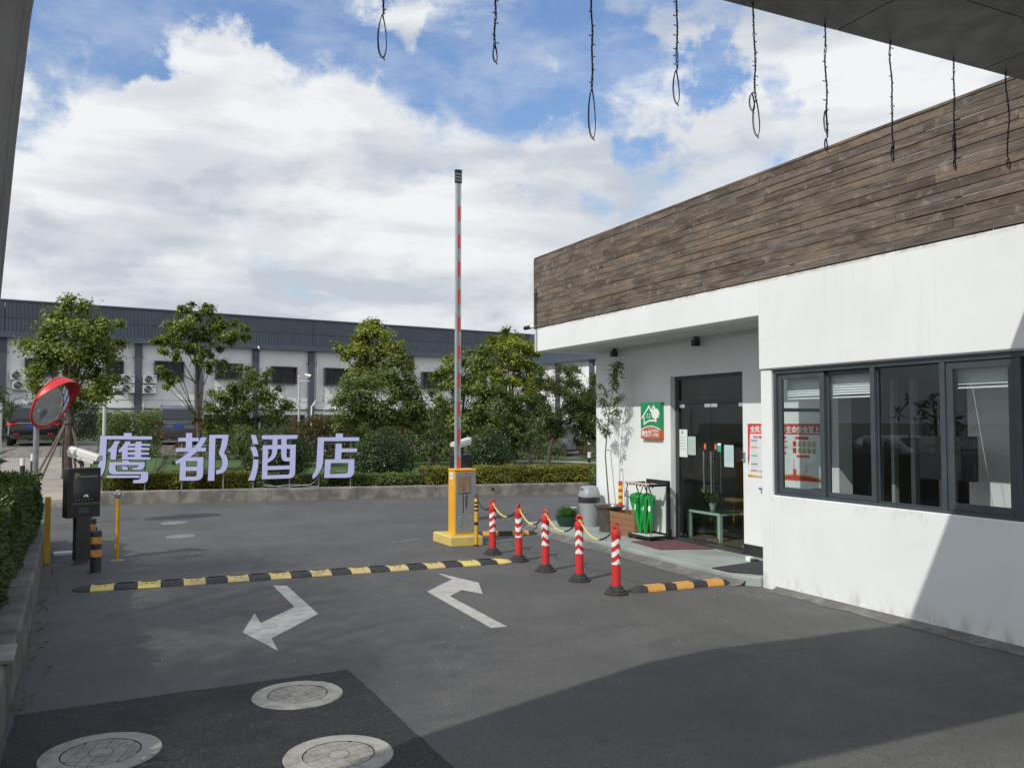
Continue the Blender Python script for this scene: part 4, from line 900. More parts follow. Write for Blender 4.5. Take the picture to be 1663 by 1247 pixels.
GLYPHS = {'eagle':[[[(-0.081,1.456),(0.382,1.447),(0.384,1.512),(0.538,1.512),(0.542,1.444),(0.957,1.435),(0.95,1.368),(0.047,1.38),(0.039,1.032),(0.036,0.869),(0.022,0.753),(-0.014,0.649),(-0.055,0.574),(-0.102,0.517),(-0.165,0.465),(-0.181,0.561),(-0.144,0.633),(-0.124,0.708),(-0.115,0.801),(-0.107,0.929),(-0.098,1.127)]],[[(0.205,1.338),(0.31,1.338),(0.256,1.217),(0.247,1.124),(0.237,0.943),(0.124,0.944),(0.128,1.113),(0.074,1.102),(0.07,1.151),(0.116,1.189),(0.158,1.247),(0.184,1.294)]],[[(0.419,1.33),(0.523,1.329),(0.511,1.28),(0.622,1.282),(0.632,1.326),(0.744,1.326),(0.745,1.279),(0.923,1.272),(0.922,1.233),(0.744,1.234),(0.743,1.196),(0.906,1.183),(0.907,1.142),(0.74,1.141),(0.74,1.094),(0.902,1.083),(0.901,1.042),(0.738,1.043),(0.737,0.99),(0.929,0.98),(0.927,0.935),(0.353,0.942),(0.355,1.111),(0.291,1.094),(0.281,1.145),(0.316,1.176),(0.374,1.246),(0.401,1.293)],[(0.475,1.233),(0.62,1.232),(0.621,1.201),(0.473,1.198)],[(0.469,1.14),(0.619,1.138),(0.617,1.1),(0.467,1.099)],[(0.467,1.04),(0.61,1.039),(0.608,0.995),(0.466,0.997)]],[[(0.105,0.888),(0.365,0.885),(0.37,0.924),(0.5,0.92),(0.503,0.884),(0.818,0.88),(0.814,0.79),(0.782,0.737),(0.733,0.718),(0.569,0.72),(0.566,0.755),(0.656,0.762),(0.686,0.785),(0.688,0.817),(0.231,0.823),(0.233,0.727),(0.271,0.685),(0.298,0.682),(0.891,0.674),(0.89,0.518),(0.864,0.454),(0.804,0.428),(0.588,0.431),(0.59,0.493),(0.704,0.5),(0.737,0.526),(0.744,0.62),(0.17,0.625),(0.121,0.658),(0.098,0.729)]],[[(0.345,0.793),(0.454,0.794),(0.491,0.721),(0.382,0.719)]],[[(0.06,0.603),(0.719,0.591),(0.723,0.544),(0.058,0.551)]]],'city':[[[(1.651,1.508),(1.775,1.508),(1.779,1.401),(1.918,1.401),(1.915,1.325),(1.778,1.324),(1.78,1.189),(1.825,1.188),(1.908,1.301),(1.963,1.411),(2.088,1.411),(2.033,1.289),(1.961,1.184),(2.074,1.183),(2.067,1.103),(1.883,1.101),(1.81,1.039),(1.744,0.978),(2.02,0.975),(2.02,0.607),(2.004,0.536),(1.966,0.489),(1.898,0.466),(1.53,0.466),(1.538,0.86),(1.455,0.826),(1.437,0.888),(1.586,0.982),(1.719,1.097),(1.444,1.102),(1.443,1.179),(1.648,1.186),(1.65,1.324),(1.491,1.324),(1.492,1.401),(1.649,1.402)],[(1.661,0.892),(1.889,0.893),(1.888,0.77),(1.659,0.767)],[(1.656,0.678),(1.886,0.678),(1.885,0.579),(1.857,0.552),(1.655,0.553)]],[[(2.138,1.464),(2.536,1.467),(2.534,1.358),(2.513,1.238),(2.452,1.063),(2.511,0.985),(2.539,0.864),(2.531,0.768),(2.492,0.678),(2.43,0.625),(2.293,0.593),(2.29,0.681),(2.372,0.704),(2.411,0.769),(2.421,0.865),(2.397,0.962),(2.338,1.064),(2.382,1.202),(2.408,1.389),(2.265,1.389),(2.256,0.454),(2.119,0.456),(2.13,0.845)]]],'wine':[[[(3.013,1.461),(3.118,1.461),(3.151,1.367),(3.182,1.254),(3.067,1.255)]],[[(3.008,1.192),(3.122,1.193),(3.16,1.1),(3.189,0.98),(3.074,0.981)]],[[(3.075,0.912),(3.186,0.911),(3.182,0.76),(3.155,0.614),(3.11,0.446),(2.973,0.448),(3.038,0.64),(3.069,0.785)]],[[(3.252,1.452),(4.028,1.457),(4.029,1.375),(3.793,1.366),(3.792,1.239),(3.995,1.238),(3.986,0.615),(3.969,0.541),(3.934,0.499),(3.874,0.482),(3.264,0.471),(3.276,1.226),(3.485,1.231),(3.486,1.363),(3.253,1.364)],[(3.592,1.365),(3.677,1.367),(3.678,1.236),(3.591,1.233)],[(3.392,1.14),(3.482,1.14),(3.481,1.06),(3.455,0.987),(3.391,0.913)],[(3.594,1.142),(3.677,1.144),(3.682,0.961),(3.704,0.9),(3.751,0.868),(3.87,0.863),(3.871,0.769),(3.381,0.761),(3.38,0.83),(3.48,0.89),(3.549,0.962),(3.584,1.047)],[(3.793,1.146),(3.873,1.145),(3.869,0.947),(3.816,0.947),(3.795,0.972)],[(3.382,0.672),(3.866,0.687),(3.867,0.604),(3.838,0.565),(3.384,0.556)]]],'shop':[[[(4.481,1.4),(4.879,1.398),(4.884,1.485),(5.04,1.485),(5.041,1.398),(5.414,1.396),(5.408,1.312),(4.618,1.313),(4.609,1.038),(4.599,0.828),(4.576,0.717),(4.516,0.595),(4.451,0.509),(4.379,0.451),(4.366,0.541),(4.42,0.621),(4.449,0.719),(4.459,0.879),(4.469,1.126)]],[[(4.88,1.253),(5.019,1.256),(5.016,1.146),(5.369,1.141),(5.361,1.059),(5.013,1.059),(5.01,0.895),(5.307,0.897),(5.303,0.621),(5.279,0.534),(5.224,0.487),(5.15,0.474),(4.629,0.479),(4.647,0.896),(4.865,0.897)],[(4.775,0.814),(5.166,0.813),(5.161,0.61),(5.131,0.57),(4.759,0.56)]]]}
# ------------------------------------------------------------------ big hotel sign letters
sq = math.sqrt(1.04); sd_ = Vector((1, -.2, 0)) / sq; sn_ = Vector((.2, 1, 0)) / sq
def sgn(u, v, d): P = Vector((u / sq, 20.38 - .2 * u / sq, v)) + sn_ * d; return (P.x, P.y, P.z)
info = [('eagle', '鹰', 'leftmost lavender sign letter 鹰, its left edge behind the ticket machine', (-.05, .81)), ('city', '都', 'lavender sign letter 都, second from the left on the kerb wall', (1.565, 2.436)),
        ('wine', '酒', 'lavender sign letter 酒 with three short strokes on its left', (3.078, 3.864)), ('shop', '店', 'rightmost lavender sign letter 店, nearest the barrier', (4.508, 5.226))]
for key, ch, lb, us in info:
    um = sum(us) / 2; P = sgn(um, 0, .05); T_ = thing('sign_letter', (P[0], P[1], .27), lb, 'sign letter', 'lavender hotel sign letters on the kerb wall')
    for rings in GLYPHS[key]:
        fillshape(rings, T_, 'letter_edge', SIGNT, lambda u, v, z: sgn(u, v, .035 - z), .03, .008)
        fillshape(rings, T_, 'letter_face', SILV, lambda u, v, z: sgn(u, v, -.0015 - z * .5), .006, .0)
    q = MB()
    for u in us:
        q.tube([sgn(u, .24, .085), sgn(u, 1.38, .085)], .016, 8)
    for v in (.62, 1.32): q.tube([sgn(us[0] - .02, v, .085), sgn(us[1] + .02, v, .085)], .010, 6)
    q.build('support_frame', STEEL, T_)
rr = random.Random(2); q = MB()
for s_ in (0, 1):
    pts = []
    for k in range(25):
        t = k / 24; pts.append(sgn(3.3 + 1.2 * t, .285 + .05 * math.sin(3 * t + s_ * 2) ** 2 + .13 * max(0, .25 - t) + (.22 * max(0, t - .88) * 6 if s_ else 0), .0 + .05 * s_))
    q.tube(pts, .007, 6)
tag(q.build('sign_cable', mat('cable_white', (.42, .42, .40), .6), smooth=True), 'pale loose power cable lying on the kerb wall below the letter 店', 'cable')

# ------------------------------------------------------------------ things on the porch
# shop sign
SG = thing('shop_sign', (XI - .03, 10.37, 1.51), 'green and orange box sign with a house, tree and smiling face beside the door', 'sign')
xs_ = XI - .058; sy0, sy1, sz0, sz1 = 10.63, 10.13, 1.505, 2.035; w = sy0 - sy1; hh = sz1 - sz0
def sf(u, v, d): return (xs_ - d, sy0 - u * w, sz0 + v * hh)
ar = [(u / 16, .20 + .155 * math.sin(math.pi * (u / 16 * .78 + .10)) - .02) for u in range(17)]
MB().prism([(0, 0), (1, 0)] + list(reversed(ar)), sf, -.058, 0).build('orange_half', ORP, SG)
MB().prism(ar + [(1, 1), (0, 1)], sf, -.058, 0).build('green_half', GREENP, SG)
q = MB()
def bar(pts, wd):
    for (a, b) in zip(pts, pts[1:]):
        dx, dy = (b[0] - a[0]) * w, (b[1] - a[1]) * hh; l = math.hypot(dx, dy) or 1; nx, ny = -dy / l * wd / 2, dx / l * wd / 2; ex, ey = dx / l * wd * .3, dy / l * wd * .3
        q.quad(*[sf(p[0], p[1], dd) for p, dd in [(((a[0] * w - ex + nx) / w, (a[1] * hh - ey + ny) / hh), bar.d), (((b[0] * w + ex + nx) / w, (b[1] * hh + ey + ny) / hh), bar.d), (((b[0] * w + ex - nx) / w, (b[1] * hh + ey - ny) / hh), bar.d), (((a[0] * w - ex - nx) / w, (a[1] * hh - ey - ny) / hh), bar.d)]]); bar.d += .0001
bar.d = .001
bar([(u, v + .012) for u, v in ar], .014)
bar([(.06, .57), (.44, .90), (.53, .75), (.66, .90), (.72, .84)], .026)
bar([(.18, .60), (.18, .40), (.32, .465), (.46, .50), (.60, .505), (.80, .485)], .024)
bar([(.30, .615), (.35, .59), (.41, .583), (.47, .59), (.52, .615)], .010)
q.build('logo_outline', SWHITE, SG)
q = MB()
for u in (.345, .46): q.prism([(u + .026 * math.cos(a), .665 + .03 * math.sin(a)) for a in [k * math.pi / 5 for k in range(10)]], sf, .0015, .003)
q.prism([(.75 + (.195 + .012 * math.sin(k * 2.6)) * math.cos(a), .69 + .145 * math.sin(a) + .005 * math.sin(k * 1.7)) for k, a in [(k, k * math.pi / 14) for k in range(28)]], sf, .0015, .003)
q.prism([(.72, .57), (.78, .57), (.79, .52), (.84, .49), (.68, .49), (.72, .52)], sf, .0031, .0042)
for u in (.44, .54): q.prism([(u + .014 * math.cos(a), .275 + .02 * math.sin(a)) for a in [k * math.pi / 4 for k in range(8)]], sf, .0015, .003)
q.build('logo_shapes', SWHITE, SG)
q = MB(); bar.d = .001; bar([(.40, .235), (.45, .21), (.53, .21), (.58, .235)], .008); q.build('small_smile', SWHITE, SG)
text('微生活', .090, SWHITE, SG, (xs_ - .003, sy0 - .022, sz0 + .042), (0, -1, 0), bold=.0022, sp=.92)
text('便利店', .052, SWHITE, SG, (xs_ - .003, sy0 - .30, sz0 + .040), (0, -1, 0), bold=.0012)
text('W.S.H', .055, SWHITE, SG, (xs_ - .003, sy0 - .305, sz0 + .10), (0, -1, 0), bold=.0012)
# fire safety poster
PO = thing('fire_safety_poster', (XI - .003, 7.76, 1.05), 'large red-headed fire safety poster on the porch wall, seen past and through the side window', 'poster')
py0, py1, pz0, pz1 = 8.355, 7.12, 1.07, 1.73
B(XI - .0042, XI - .0012, py1, py0, pz0, pz1).build('sheet', mat('poster_white', (.74, .76, .76), .45), PO)
def pb_(u0, u1, v0, v1, m, nm='printed_band', dd=0):  # metres from the top left
    return B(XI - .0052 - dd, XI - .0044, py0 - u1, py0 - u0, pz1 - v1, pz1 - v0).build(nm, m, PO)
pb_(0, 1.235, 0, .125, PRED)
q = MB(); q.prism([(0, 0), (.04, 0), (.028, .3), (.0, .4)], lambda u, v, d: (XI - .0046 - d, py0 - u, pz1 - .125 - v), 0, .0006); q.build('side_band', PRED, PO)
pb_(0, .02, .40, .50, PYEL)
q = MB(); n = 24; top = []; bot = []
for k in range(n + 1):
    t = k / n; top.append((t * 1.235, .605 + .028 * math.sin(t * 6.0 + .6))); bot.append((t * 1.235, .655))
q.prism(top + bot[::-1], lambda u, v, d: (XI - .0044 - d, py0 - u, pz1 - v), 0, .0006); q.build('wave_yellow', PYEL, PO)
q = MB(); q.prism([(u, v + .018) for u, v in top] + bot[::-1], lambda u, v, d: (XI - .0052 - d, py0 - u, pz1 - v), 0, .0006); q.build('wave_red', PRED, PO)
text('全民关注消防', .088, SWHITE, PO, (XI - .0062, py0 - .045, pz1 - .102), (0, -1, 0), bold=.002, name='headline')
text('生命安全至上', .088, SWHITE, PO, (XI - .0062, py0 - .665, pz1 - .102), (0, -1, 0), bold=.002, name='headline')
q = MB(); q.prism([(.61 + .04 * math.cos(k * math.pi / 12), .062 + .04 * math.sin(k * math.pi / 12)) for k in range(24)], lambda u, v, d: (XI - .0056 - d, py0 - u, pz1 - v), 0, .0006); q.build('round_emblem', mat('emblem_grey', (.42, .34, .34), .5), PO)
BLUEP = mat('poster_blue', (.08, .22, .55), .5); TEAL = mat('poster_teal', (.05, .42, .25), .5); PINK = mat('poster_pink', (.6, .22, .22), .5)
for (u0, u1, v0, v1, m) in [(.10, .26, .15, .18, PRED), (.055, .17, .20, .215, BLUEP), (.055, .17, .285, .30, mat('poster_orange', (.72, .24, .08), .5)), (.055, .17, .385, .40, TEAL), (.055, .17, .49, .505, BLUEP),
        (.56, .66, .15, .18, PRED), (.60, .68, .20, .215, PRED), (.60, .68, .27, .285, PRED), (.56, .66, .33, .36, PRED), (.81, 1.02, .15, .18, PRED), (.83, 1.03, .36, .39, PRED),
        (.77, .825, .20, .262, PRED), (.77, .825, .28, .342, PRED), (.77, .82, .585 - .06, .60, PRED)]: pb_(u0, u1, v0, v1, m, dd=.0004)
q = MB(); rr = random.Random(4)
for k in range(60):
    c = k % 3; u = (.055, .60, .85)[c]; v = .225 + (k // 3) * .018
    if v > .57 or (c == 2 and v < .40): continue
    q.box(XI - .0049, XI - .0045, py0 - u - rr.uniform(.10, .20) * (.8 if c else 1), py0 - u, pz1 - v - .004, pz1 - v)
q.build('printed_lines', mat('print_pale', (.45, .47, .50), .6), PO)['kind'] = 'stuff'
q = MB()
for i in range(2):
    for j in range(6): q.box(XI - .0052, XI - .0045, py0 - (.77 + i * .20) - .025, py0 - (.77 + i * .20), pz1 - .425 - j * .026, pz1 - .412 - j * .026)
q.build('bullet_marks', PINK, PO)
q = MB()
for i in range(4):
    for j in range(2): u = .85 + i * .075; q.box(XI - .0052, XI - .0045, py0 - u - .05, py0 - u, pz1 - .26 - j * .08, pz1 - .205 - j * .08)
q.build('pictograms', mat('pictogram', (.48, .42, .18), .6), PO)
text('关注消防', .028, SWHITE, PO, (XI - .0064, py0 - .105, pz1 - .176), (0, -1, 0), name='small_heading')
text('珍爱生命  关注消防', .03, PINK, PO, (XI - .0064, py0 - .05, pz1 - .59), (0, -1, 0), name='foot_line')
# card reader, conduit mark
t_ = thing('card_reader', (XI - .01, 8.445, 1.33), 'small black card reader on the wall between the door and the poster', 'card reader')
B(XI - .03, XI - .001, 8.405, 8.44, 1.265, 1.375).build('case', mat('case_grey', (.35, .36, .37), .4), t_, bevel=.003); B(XI - .035, XI - .0305, 8.410, 8.435, 1.29, 1.368).build('face', BLK, t_)
t_ = tag(B(XI - .14, XI - .09, 7.92, 8.12, .93, .95).build('blue_tray', mat('blue_plastic', (.03, .13, .45), .4)), 'blue plastic tray edge below the fire safety poster', 'tray')
t_.location = (.088, 0, 0)
# notices and stickers on the glass door
def notice(y0, y1, z0, z1, m, label, lines, tint=INK, tilt=0):
    t_ = thing('paper_notice', (xd + .015, (y0 + y1) / 2, z0), label, 'notice'); x = xd + .0155
    B(x, x + .0015, y1, y0, z0, z1).build('sheet', m, t_); q = MB(); rr = random.Random(int(z0 * 1000))
    for k in range(lines):
        z = z1 - (z1 - z0) * (.28 + .42 * k / max(1, lines - 1)); L_ = (y0 - y1) * .62; a = y0 - (y0 - y1) * .18; p = 0
        while p < L_: wq = rr.uniform(.008, .016); q.box(x - .0006, x - .0001, a - p - wq, a - p, z - .006, z + .006); p += wq + .006
    q.build('printed_lines', tint, t_)['kind'] = 'stuff'; return t_
TINT = mat('faded_ink', (.34, .40, .42), .8)
n1 = notice(9.93, 9.715, 1.26, 1.645, PAPER, 'tall white notice with a teal corner taped at the left side of the door', 5, TINT); B(xd + .0145, xd + .0152, 9.80, 9.85, 1.585, 1.63).build('teal_print', mat('teal_print', (.18, .42, .46), .6), n1)
notice(9.70, 9.53, 1.295, 1.55, PAPERG, 'pale green notice on the glass, right of the tall white one', 4, TINT)
notice(8.93, 8.745, 1.165, 1.45, PAPERB, 'pale blue notice on the right leaf of the glass door', 4, TINT)
def sticker(y, z, label, m):
    t_ = thing('door_sticker', (xd + .0155, y, z), label, 'sticker'); B(0, .001, -.001, .001, -.001, .001)
    MB().prism([(.032 * math.sin(k * math.pi / 4) * .8, .045 * math.cos(k * math.pi / 4)) for k in range(8)], lambda u, v, d: (xd + .0158 + d, y - u, z + v), 0, .001).build('sheet', m, t_); return t_
sticker(9.325, 1.42, 'orange eight-sided sticker on the left leaf above the pull handle', mat('sticker_orange', (.62, .16, .09), .5))
sticker(9.105, 1.42, 'orange eight-sided sticker on the right leaf beside the green label', mat('sticker_orange', 0))
t_ = thing('door_sticker', (xd + .0155, 9.03, 1.36), 'small white and green label on the right leaf of the door', 'sticker')
B(xd + .0152, xd + .0162, 8.995, 9.065, 1.36, 1.44).build('green_part', mat('label_green', (.02, .42, .28), .5), t_); B(xd + .0152, xd + .0162, 8.995, 9.065, 1.4405, 1.47).build('white_part', SWHITE, t_)
# mats
t_ = tag(MB().prism([(6.58, 9.98), (6.50, 9.20), (7.16, 8.93), (7.22, 9.86)], lambda u, v, d: (u, v, d), .101, .112).build('door_mat', mat('mat_maroon', (.115, .045, .05), .95, col2=(.16, .08, .08), scale=30, bump=.6)), 'faded maroon door mat in front of the glass door', 'mat')
t_ = tag(MB().prism([(6.21, 7.78), (6.22, 7.50), (6.52, 7.12), (7.0, 7.11), (7.05, 7.92)], lambda u, v, d: (u, v, d), .101, .113).build('door_mat', mat('mat_black', (.028, .03, .036), .9, col2=(.045, .047, .055), scale=25, bump=.6)), 'black rubber mat at the near end of the porch step by the white wall', 'mat')
t_ = thing('cable_clamp', (6.95, 7.5, .1), 'small white and black cable clip on the step beside the black mat', 'clip'); B(6.93, 6.99, 7.98, 8.06, .1, .15).build('clip_body', SWHITE, t_, bevel=.004); B(6.93, 7.0, 7.9, 7.975, .1, .13).build('clip_jaw', BLK, t_)
# glass-top mint table inside, stools, plant
T_ = thing('side_table', (7.9, 9.7, .12), 'mint green side table with a glass top just inside the door', 'table')
tx0, tx1, ty0, ty1 = 7.56, 8.12, 9.30, 10.02
B(tx0, tx1, ty0, ty1, .47, .51).build('tabletop', MINT, T_, bevel=.003); B(tx0 - .006, tx1 + .006, ty0 - .006, ty1 + .006, .5115, .519).build('glass_top', mat('table_glass', (.03, .05, .04), .05, spec=.9), T_)
for x in (tx0 + .002, tx1 - .052):
    for y in (ty0 + .002, ty1 - .052): B(x, x + .05, y, y + .05, .12, .468).build('leg', MINT, T_, bevel=.003)
STW = mat('stool_wood', (.36, .20, .08), .6, col2=(.26, .14, .06), scale=6)
for (x, y, lb) in ((8.5, 10.15, 'wooden stool behind the mint side table inside the shop'), (8.35, 8.85, 'wooden stool at the right edge of the glass door, inside the shop')):
    s = thing('wooden_stool', (x, y, .12), lb, 'stool', 'wooden stools inside the shop')
    B(x - .17, x + .17, y - .22, y + .22, .57, .60).build('seat', STW, s, bevel=.005)
    for sx in (-1, 1):
        for sy in (-1, 1): MB().tube([(x + sx * .12, y + sy * .16, .57), (x + sx * .17, y + sy * .22, .12)], .018, 6).build('leg', STW, s)
def leafcloud(name, m, parent, pts, size, asp=.45, fold=.25, seed=1, droop=None, npt=1, spread=0, up=.3):
    """individual folded leaves; pts = (x, y, z, nx, ny, nz) outward direction"""
    r = np.random.RandomState(seed); pts = np.asarray(pts, float); n = len(pts)
    c = pts[:, :3]; o = pts[:, 3:6] + r.normal(0, .55, (n, 3)); o[:, 2] += up; o /= np.linalg.norm(o, axis=1)[:, None] + 1e-9
    if droop is not None: dvec = pts[:, 3:6] * .6 + r.normal(0, .5, (n, 3)); dvec[:, 2] -= droop; ln = dvec / (np.linalg.norm(dvec, axis=1)[:, None] + 1e-9)
    else:
        q_ = r.normal(0, 1, (n, 3)); ln = np.cross(o, q_); ln /= np.linalg.norm(ln, axis=1)[:, None] + 1e-9
    sd = np.cross(ln, o); sd /= np.linalg.norm(sd, axis=1)[:, None] + 1e-9; nr = np.cross(sd, ln)
    s = size * r.uniform(.6, 1.25, n)[:, None]; w_ = s * asp / 2
    v = np.stack([c, c + ln * s * .45 + sd * w_ + nr * w_ * fold, c + ln * s, c + ln * s * .45 - sd * w_ + nr * w_ * fold], 1).reshape(-1, 3)
    me = bpy.data.meshes.new(name); me.vertices.add(len(v)); me.vertices.foreach_set('co', v.ravel())
    me.loops.add(6 * n); idx = (np.arange(n)[:, None] * 4 + np.array([0, 1, 2, 0, 2, 3])).ravel(); me.loops.foreach_set('vertex_index', idx)
    me.polygons.add(2 * n); me.polygons.foreach_set('loop_start', np.arange(2 * n) * 3); me.polygons.foreach_set('loop_total', np.full(2 * n, 3))
    me.update(calc_edges=True); me.materials.append(m)
    ob = bpy.data.objects.new(name, me); COL.objects.link(ob)
    if parent:
        ob.parent = parent; off = Vector((0, 0, 0)); q = parent
        while q is not None: off += q.location; q = q.parent
        me.transform(Matrix.Translation(-off))
    return ob
def blob(c, rxyz, n, seed, shell=.55):
    r = np.random.RandomState(seed); d = r.normal(0, 1, (n, 3)); d /= np.linalg.norm(d, axis=1)[:, None]; k = r.uniform(shell, 1, n)[:, None] ** .7
    p = d * k * np.array(rxyz) + np.array(c); return np.hstack([p, d])
pt = thing('potted_plant', (7.75, 9.68, .52), 'small leafy plant in a pale pot on the mint side table', 'plant')
MB().lathe([(.035, .52), (.055, .60), (.058, .605), (.05, .60), (.001, .59)], (7.75, 9.68, 0), 18).build('pot', mat('pale_pot', (.55, .6, .65), .3), pt, smooth=True)
leafcloud('leaves', LMID, pt, np.vstack([blob((7.75, 9.80, .74), (.10, .14, .10), 60, 5), blob((7.75, 9.62, .71), (.08, .10, .08), 40, 6)]), .075, .5, seed=5)
q = MB()
for a in (-.1, 0, .08, .14): q.tube([(7.75, 9.68, .58), (7.75 + a * .3, 9.7 + a, .74)], .004, 5)
q.build('stems', TWIG, pt)
# blinds, monitor, desk inside the booth
BLN = mat('blind_slat', (.84, .87, .87), .5)
for y0, y1, zb_, dxx, lb in ((5.70, 6.88, 1.985, .16, 'half-raised venetian blind behind the two left panes'), (4.33, 4.88, 2.03, .16, 'half-raised venetian blind behind the wide right pane'), (3.15, 4.2, 2.05, .16, 'venetian blind behind the pane cut by the frame edge')):
    t_ = thing('venetian_blind', (XF + dxx, y0, zb_), lb, 'blind', 'venetian blinds of the strip window')
    B(XF + dxx, XF + dxx + .03, y0, y1, 2.24, 2.262).build('head_rail', BLN, t_); B(XF + dxx, XF + dxx + .028, y0, y1, zb_, zb_ + .015).build('bottom_rail', BLN, t_)
    k = 0; z = zb_ + .045
    while z < 2.235:
        MB().add([(XF + dxx, y0, z - .0115), (XF + dxx, y1, z - .0115), (XF + dxx + .014, y1, z + .0095), (XF + dxx + .014, y0, z + .0095), (XF + dxx, y0, z - .0100), (XF + dxx, y1, z - .0100), (XF + dxx + .014, y1, z + .011), (XF + dxx + .014, y0, z + .011)], [(0, 1, 2, 3), (7, 6, 5, 4), (0, 4, 5, 1), (2, 6, 7, 3)]).build('slat', BLN, t_); z += .0235
    q = MB()
    for y in (y0 + .12, y1 - .12): q.tube([(XF + dxx - .002, y, zb_), (XF + dxx - .002, y, 2.24)], .0015, 4)
    if y0 < 5 and y0 > 4: q.tube([(XF + dxx, y1 - .14, zb_), (XF + dxx + .12, y1 - .22, 1.0)], .002, 4)
    q.build('pull_cord', SWHITE, t_)
t_ = thing('monitor', (6.95, 5.5, .95), 'back of a black monitor inside the booth, behind the middle panes', 'monitor')
B(6.93, 6.98, 5.05, 5.62, 1.22, 1.62).build('screen_back', BLK, t_, bevel=.006); q = MB(); q.tube([(6.99, 5.33, .86), (6.99, 5.33, 1.25)], .02, 8); q.box(6.88, 7.1, 5.2, 5.46, .862, .872); q.build('stand', BLK, t_)
t_ = thing('desk', (6.9, 5.2, .12), 'desk below the window sill inside the booth', 'desk'); B(6.6, 7.2, 4.2, 6.5, .83, .86).build('desktop', mat('desk_top', (.3, .28, .25), .5), t_)
for x in (6.64, 7.14):
    for y in (4.24, 6.44): B(x, x + .03, y, y + .03, .12, .829).build('leg', BLK, t_)
t_ = tag(MB().prism([(6.62, 4.98), (6.60, 5.25), (6.80, 5.28), (6.84, 4.9)], lambda u, v, d: (u, v, d), 1.0, 1.004).build('papers', PAPER), 'stack of white papers on the sill inside the wide pane', 'papers')
t_.location = (0, 0, -.138)

# litter bin, pots, crate, marker post, rack with umbrellas
t_ = thing('litter_bin', (6.98, 11.80, .1), 'grey plastic litter bin with a domed push lid at the corner of the porch', 'bin'); c = (6.98, 11.78, .1)
MB().lathe([(.145, 0), (.165, .40), (.16, .40), (.15, .39)], c, 28).build('barrel', BINM, t_, smooth=True)
MB().lathe([(.172, .38), (.178, .45), (.172, .47)], c, 28, cap=False).build('bag_rim', BLK, t_, smooth=True)
q = MB(); vs = []; n = 28
def rr_shape(r, k, p=4): a = 2 * math.pi * k / n; cc, ss = math.cos(a), math.sin(a); return r / ((abs(cc) ** p + abs(ss) ** p) ** (1 / p)) * cc, r / ((abs(cc) ** p + abs(ss) ** p) ** (1 / p)) * ss
rows_ = [(.170, .465, 2.4), (.172, .49, 2.4), (.155, .53, 2.6), (.125, .615, 3), (.10, .635, 3)]
for r, z, p in rows_:
    for k in range(n): x, y = rr_shape(r, k, p); vs.append((c[0] + x, c[1] + y, c[2] + z))
q.add(vs, [(i * n + k, i * n + (k + 1) % n, i * n + n + (k + 1) % n, i * n + n + k) for i in range(4) for k in range(n)] + [tuple(4 * n + k for k in range(n))]).build('lid', BINM, t_, smooth=True)
q = MB(); q.add([(c[0] - .148, c[1] - .05, c[2] + .545), (c[0] - .148, c[1] + .05, c[2] + .545), (c[0] - .131, c[1] + .04, c[2] + .6), (c[0] - .131, c[1] - .04, c[2] + .6)], [(0, 1, 2, 3)]); q.build('push_flap', DKGREY, t_)
t_ = thing('flower_bowl', (6.68, 11.85, .1), 'low dark green bowl of fresh grass beside the litter bin', 'planter'); c = (6.66, 11.92, .1)
MB().lathe([(.12, 0), (.15, .04), (.20, .155), (.205, .165), (.185, .16), (.17, .13), (.001, .13)], c, 26).build('bowl', mat('bowl_green', (.018, .05, .03), .4), t_, smooth=True)
leafcloud('grass_blades', LGR, t_, blob((c[0], c[1], .26), (.16, .16, .05), 700, 8, .05), .13, .07, seed=8, droop=-2.2)
t_ = thing('paint_tub', (6.86, 12.2, .1), 'white and green plastic tub behind the litter bin', 'tub')
MB().lathe([(.075, 0), (.085, .20), (.001, .201)], (6.86, 12.15, .1), 18).build('tub', mat('tub_green', (.03, .22, .10), .4), t_, smooth=True); MB().lathe([(.09, .2015), (.092, .27), (.001, .272)], (6.86, 12.15, .1), 18).build('lid', SWHITE, t_, smooth=True)
c = (6.93, 11.10, .1); PTT = thing('flower_pot', c, 'big dark glazed flower pot holding the slender bamboo-like tree', 'flower pot')
MB().lathe([(.155, 0), (.16, .015), (.15, .06), (.19, .30), (.205, .355), (.235, .372), (.235, .392), (.20, .385), (.185, .35)], c, 34).build('pot', POT, PTT, smooth=True); MB().lathe([(.188, .345), (.001, .352)], c, 24, cap=False).build('pot_soil', SOIL, PTT)
BT = thing('potted_tree', (6.93, 11.10, .45), 'slender young tree with narrow drooping leaves growing from the dark pot', 'tree')
stem = [(6.93, 11.10, .44), (6.915, 11.14, .9), (6.90, 11.16, 1.25), (6.92, 11.14, 1.6), (6.94, 11.08, 2.0), (6.95, 10.98, 2.35), (6.97, 10.86, 2.62)]
MB().tube(stem, [.012, .011, .010, .009, .007, .005, .003], 8).build('trunk', TWIG, BT, smooth=True)
q = MB(); lp = []; rr = random.Random(21)
def on(t): t *= len(stem) - 1; i = min(int(t), len(stem) - 2); return Vector(stem[i]).lerp(Vector(stem[i + 1]), t - i)
tw = [(.60, .32, .35, .30), (.62, -.30, .22, .3), (.66, .36, .42, .22), (.70, -.34, .42, .2), (.72, .30, .30, .4), (.76, .28, .42, .3), (.80, -.24, .30, .4), (.84, .24, .36, .3), (.88, -.20, .22, .5), (.92, .16, .26, .4), (.56, -.22, .20, .1), (.97, -.1, .16, .3), (.66, -.42, .25, .18), (.58, .36, .20, .3), (.74, -.36, .2, .35)]
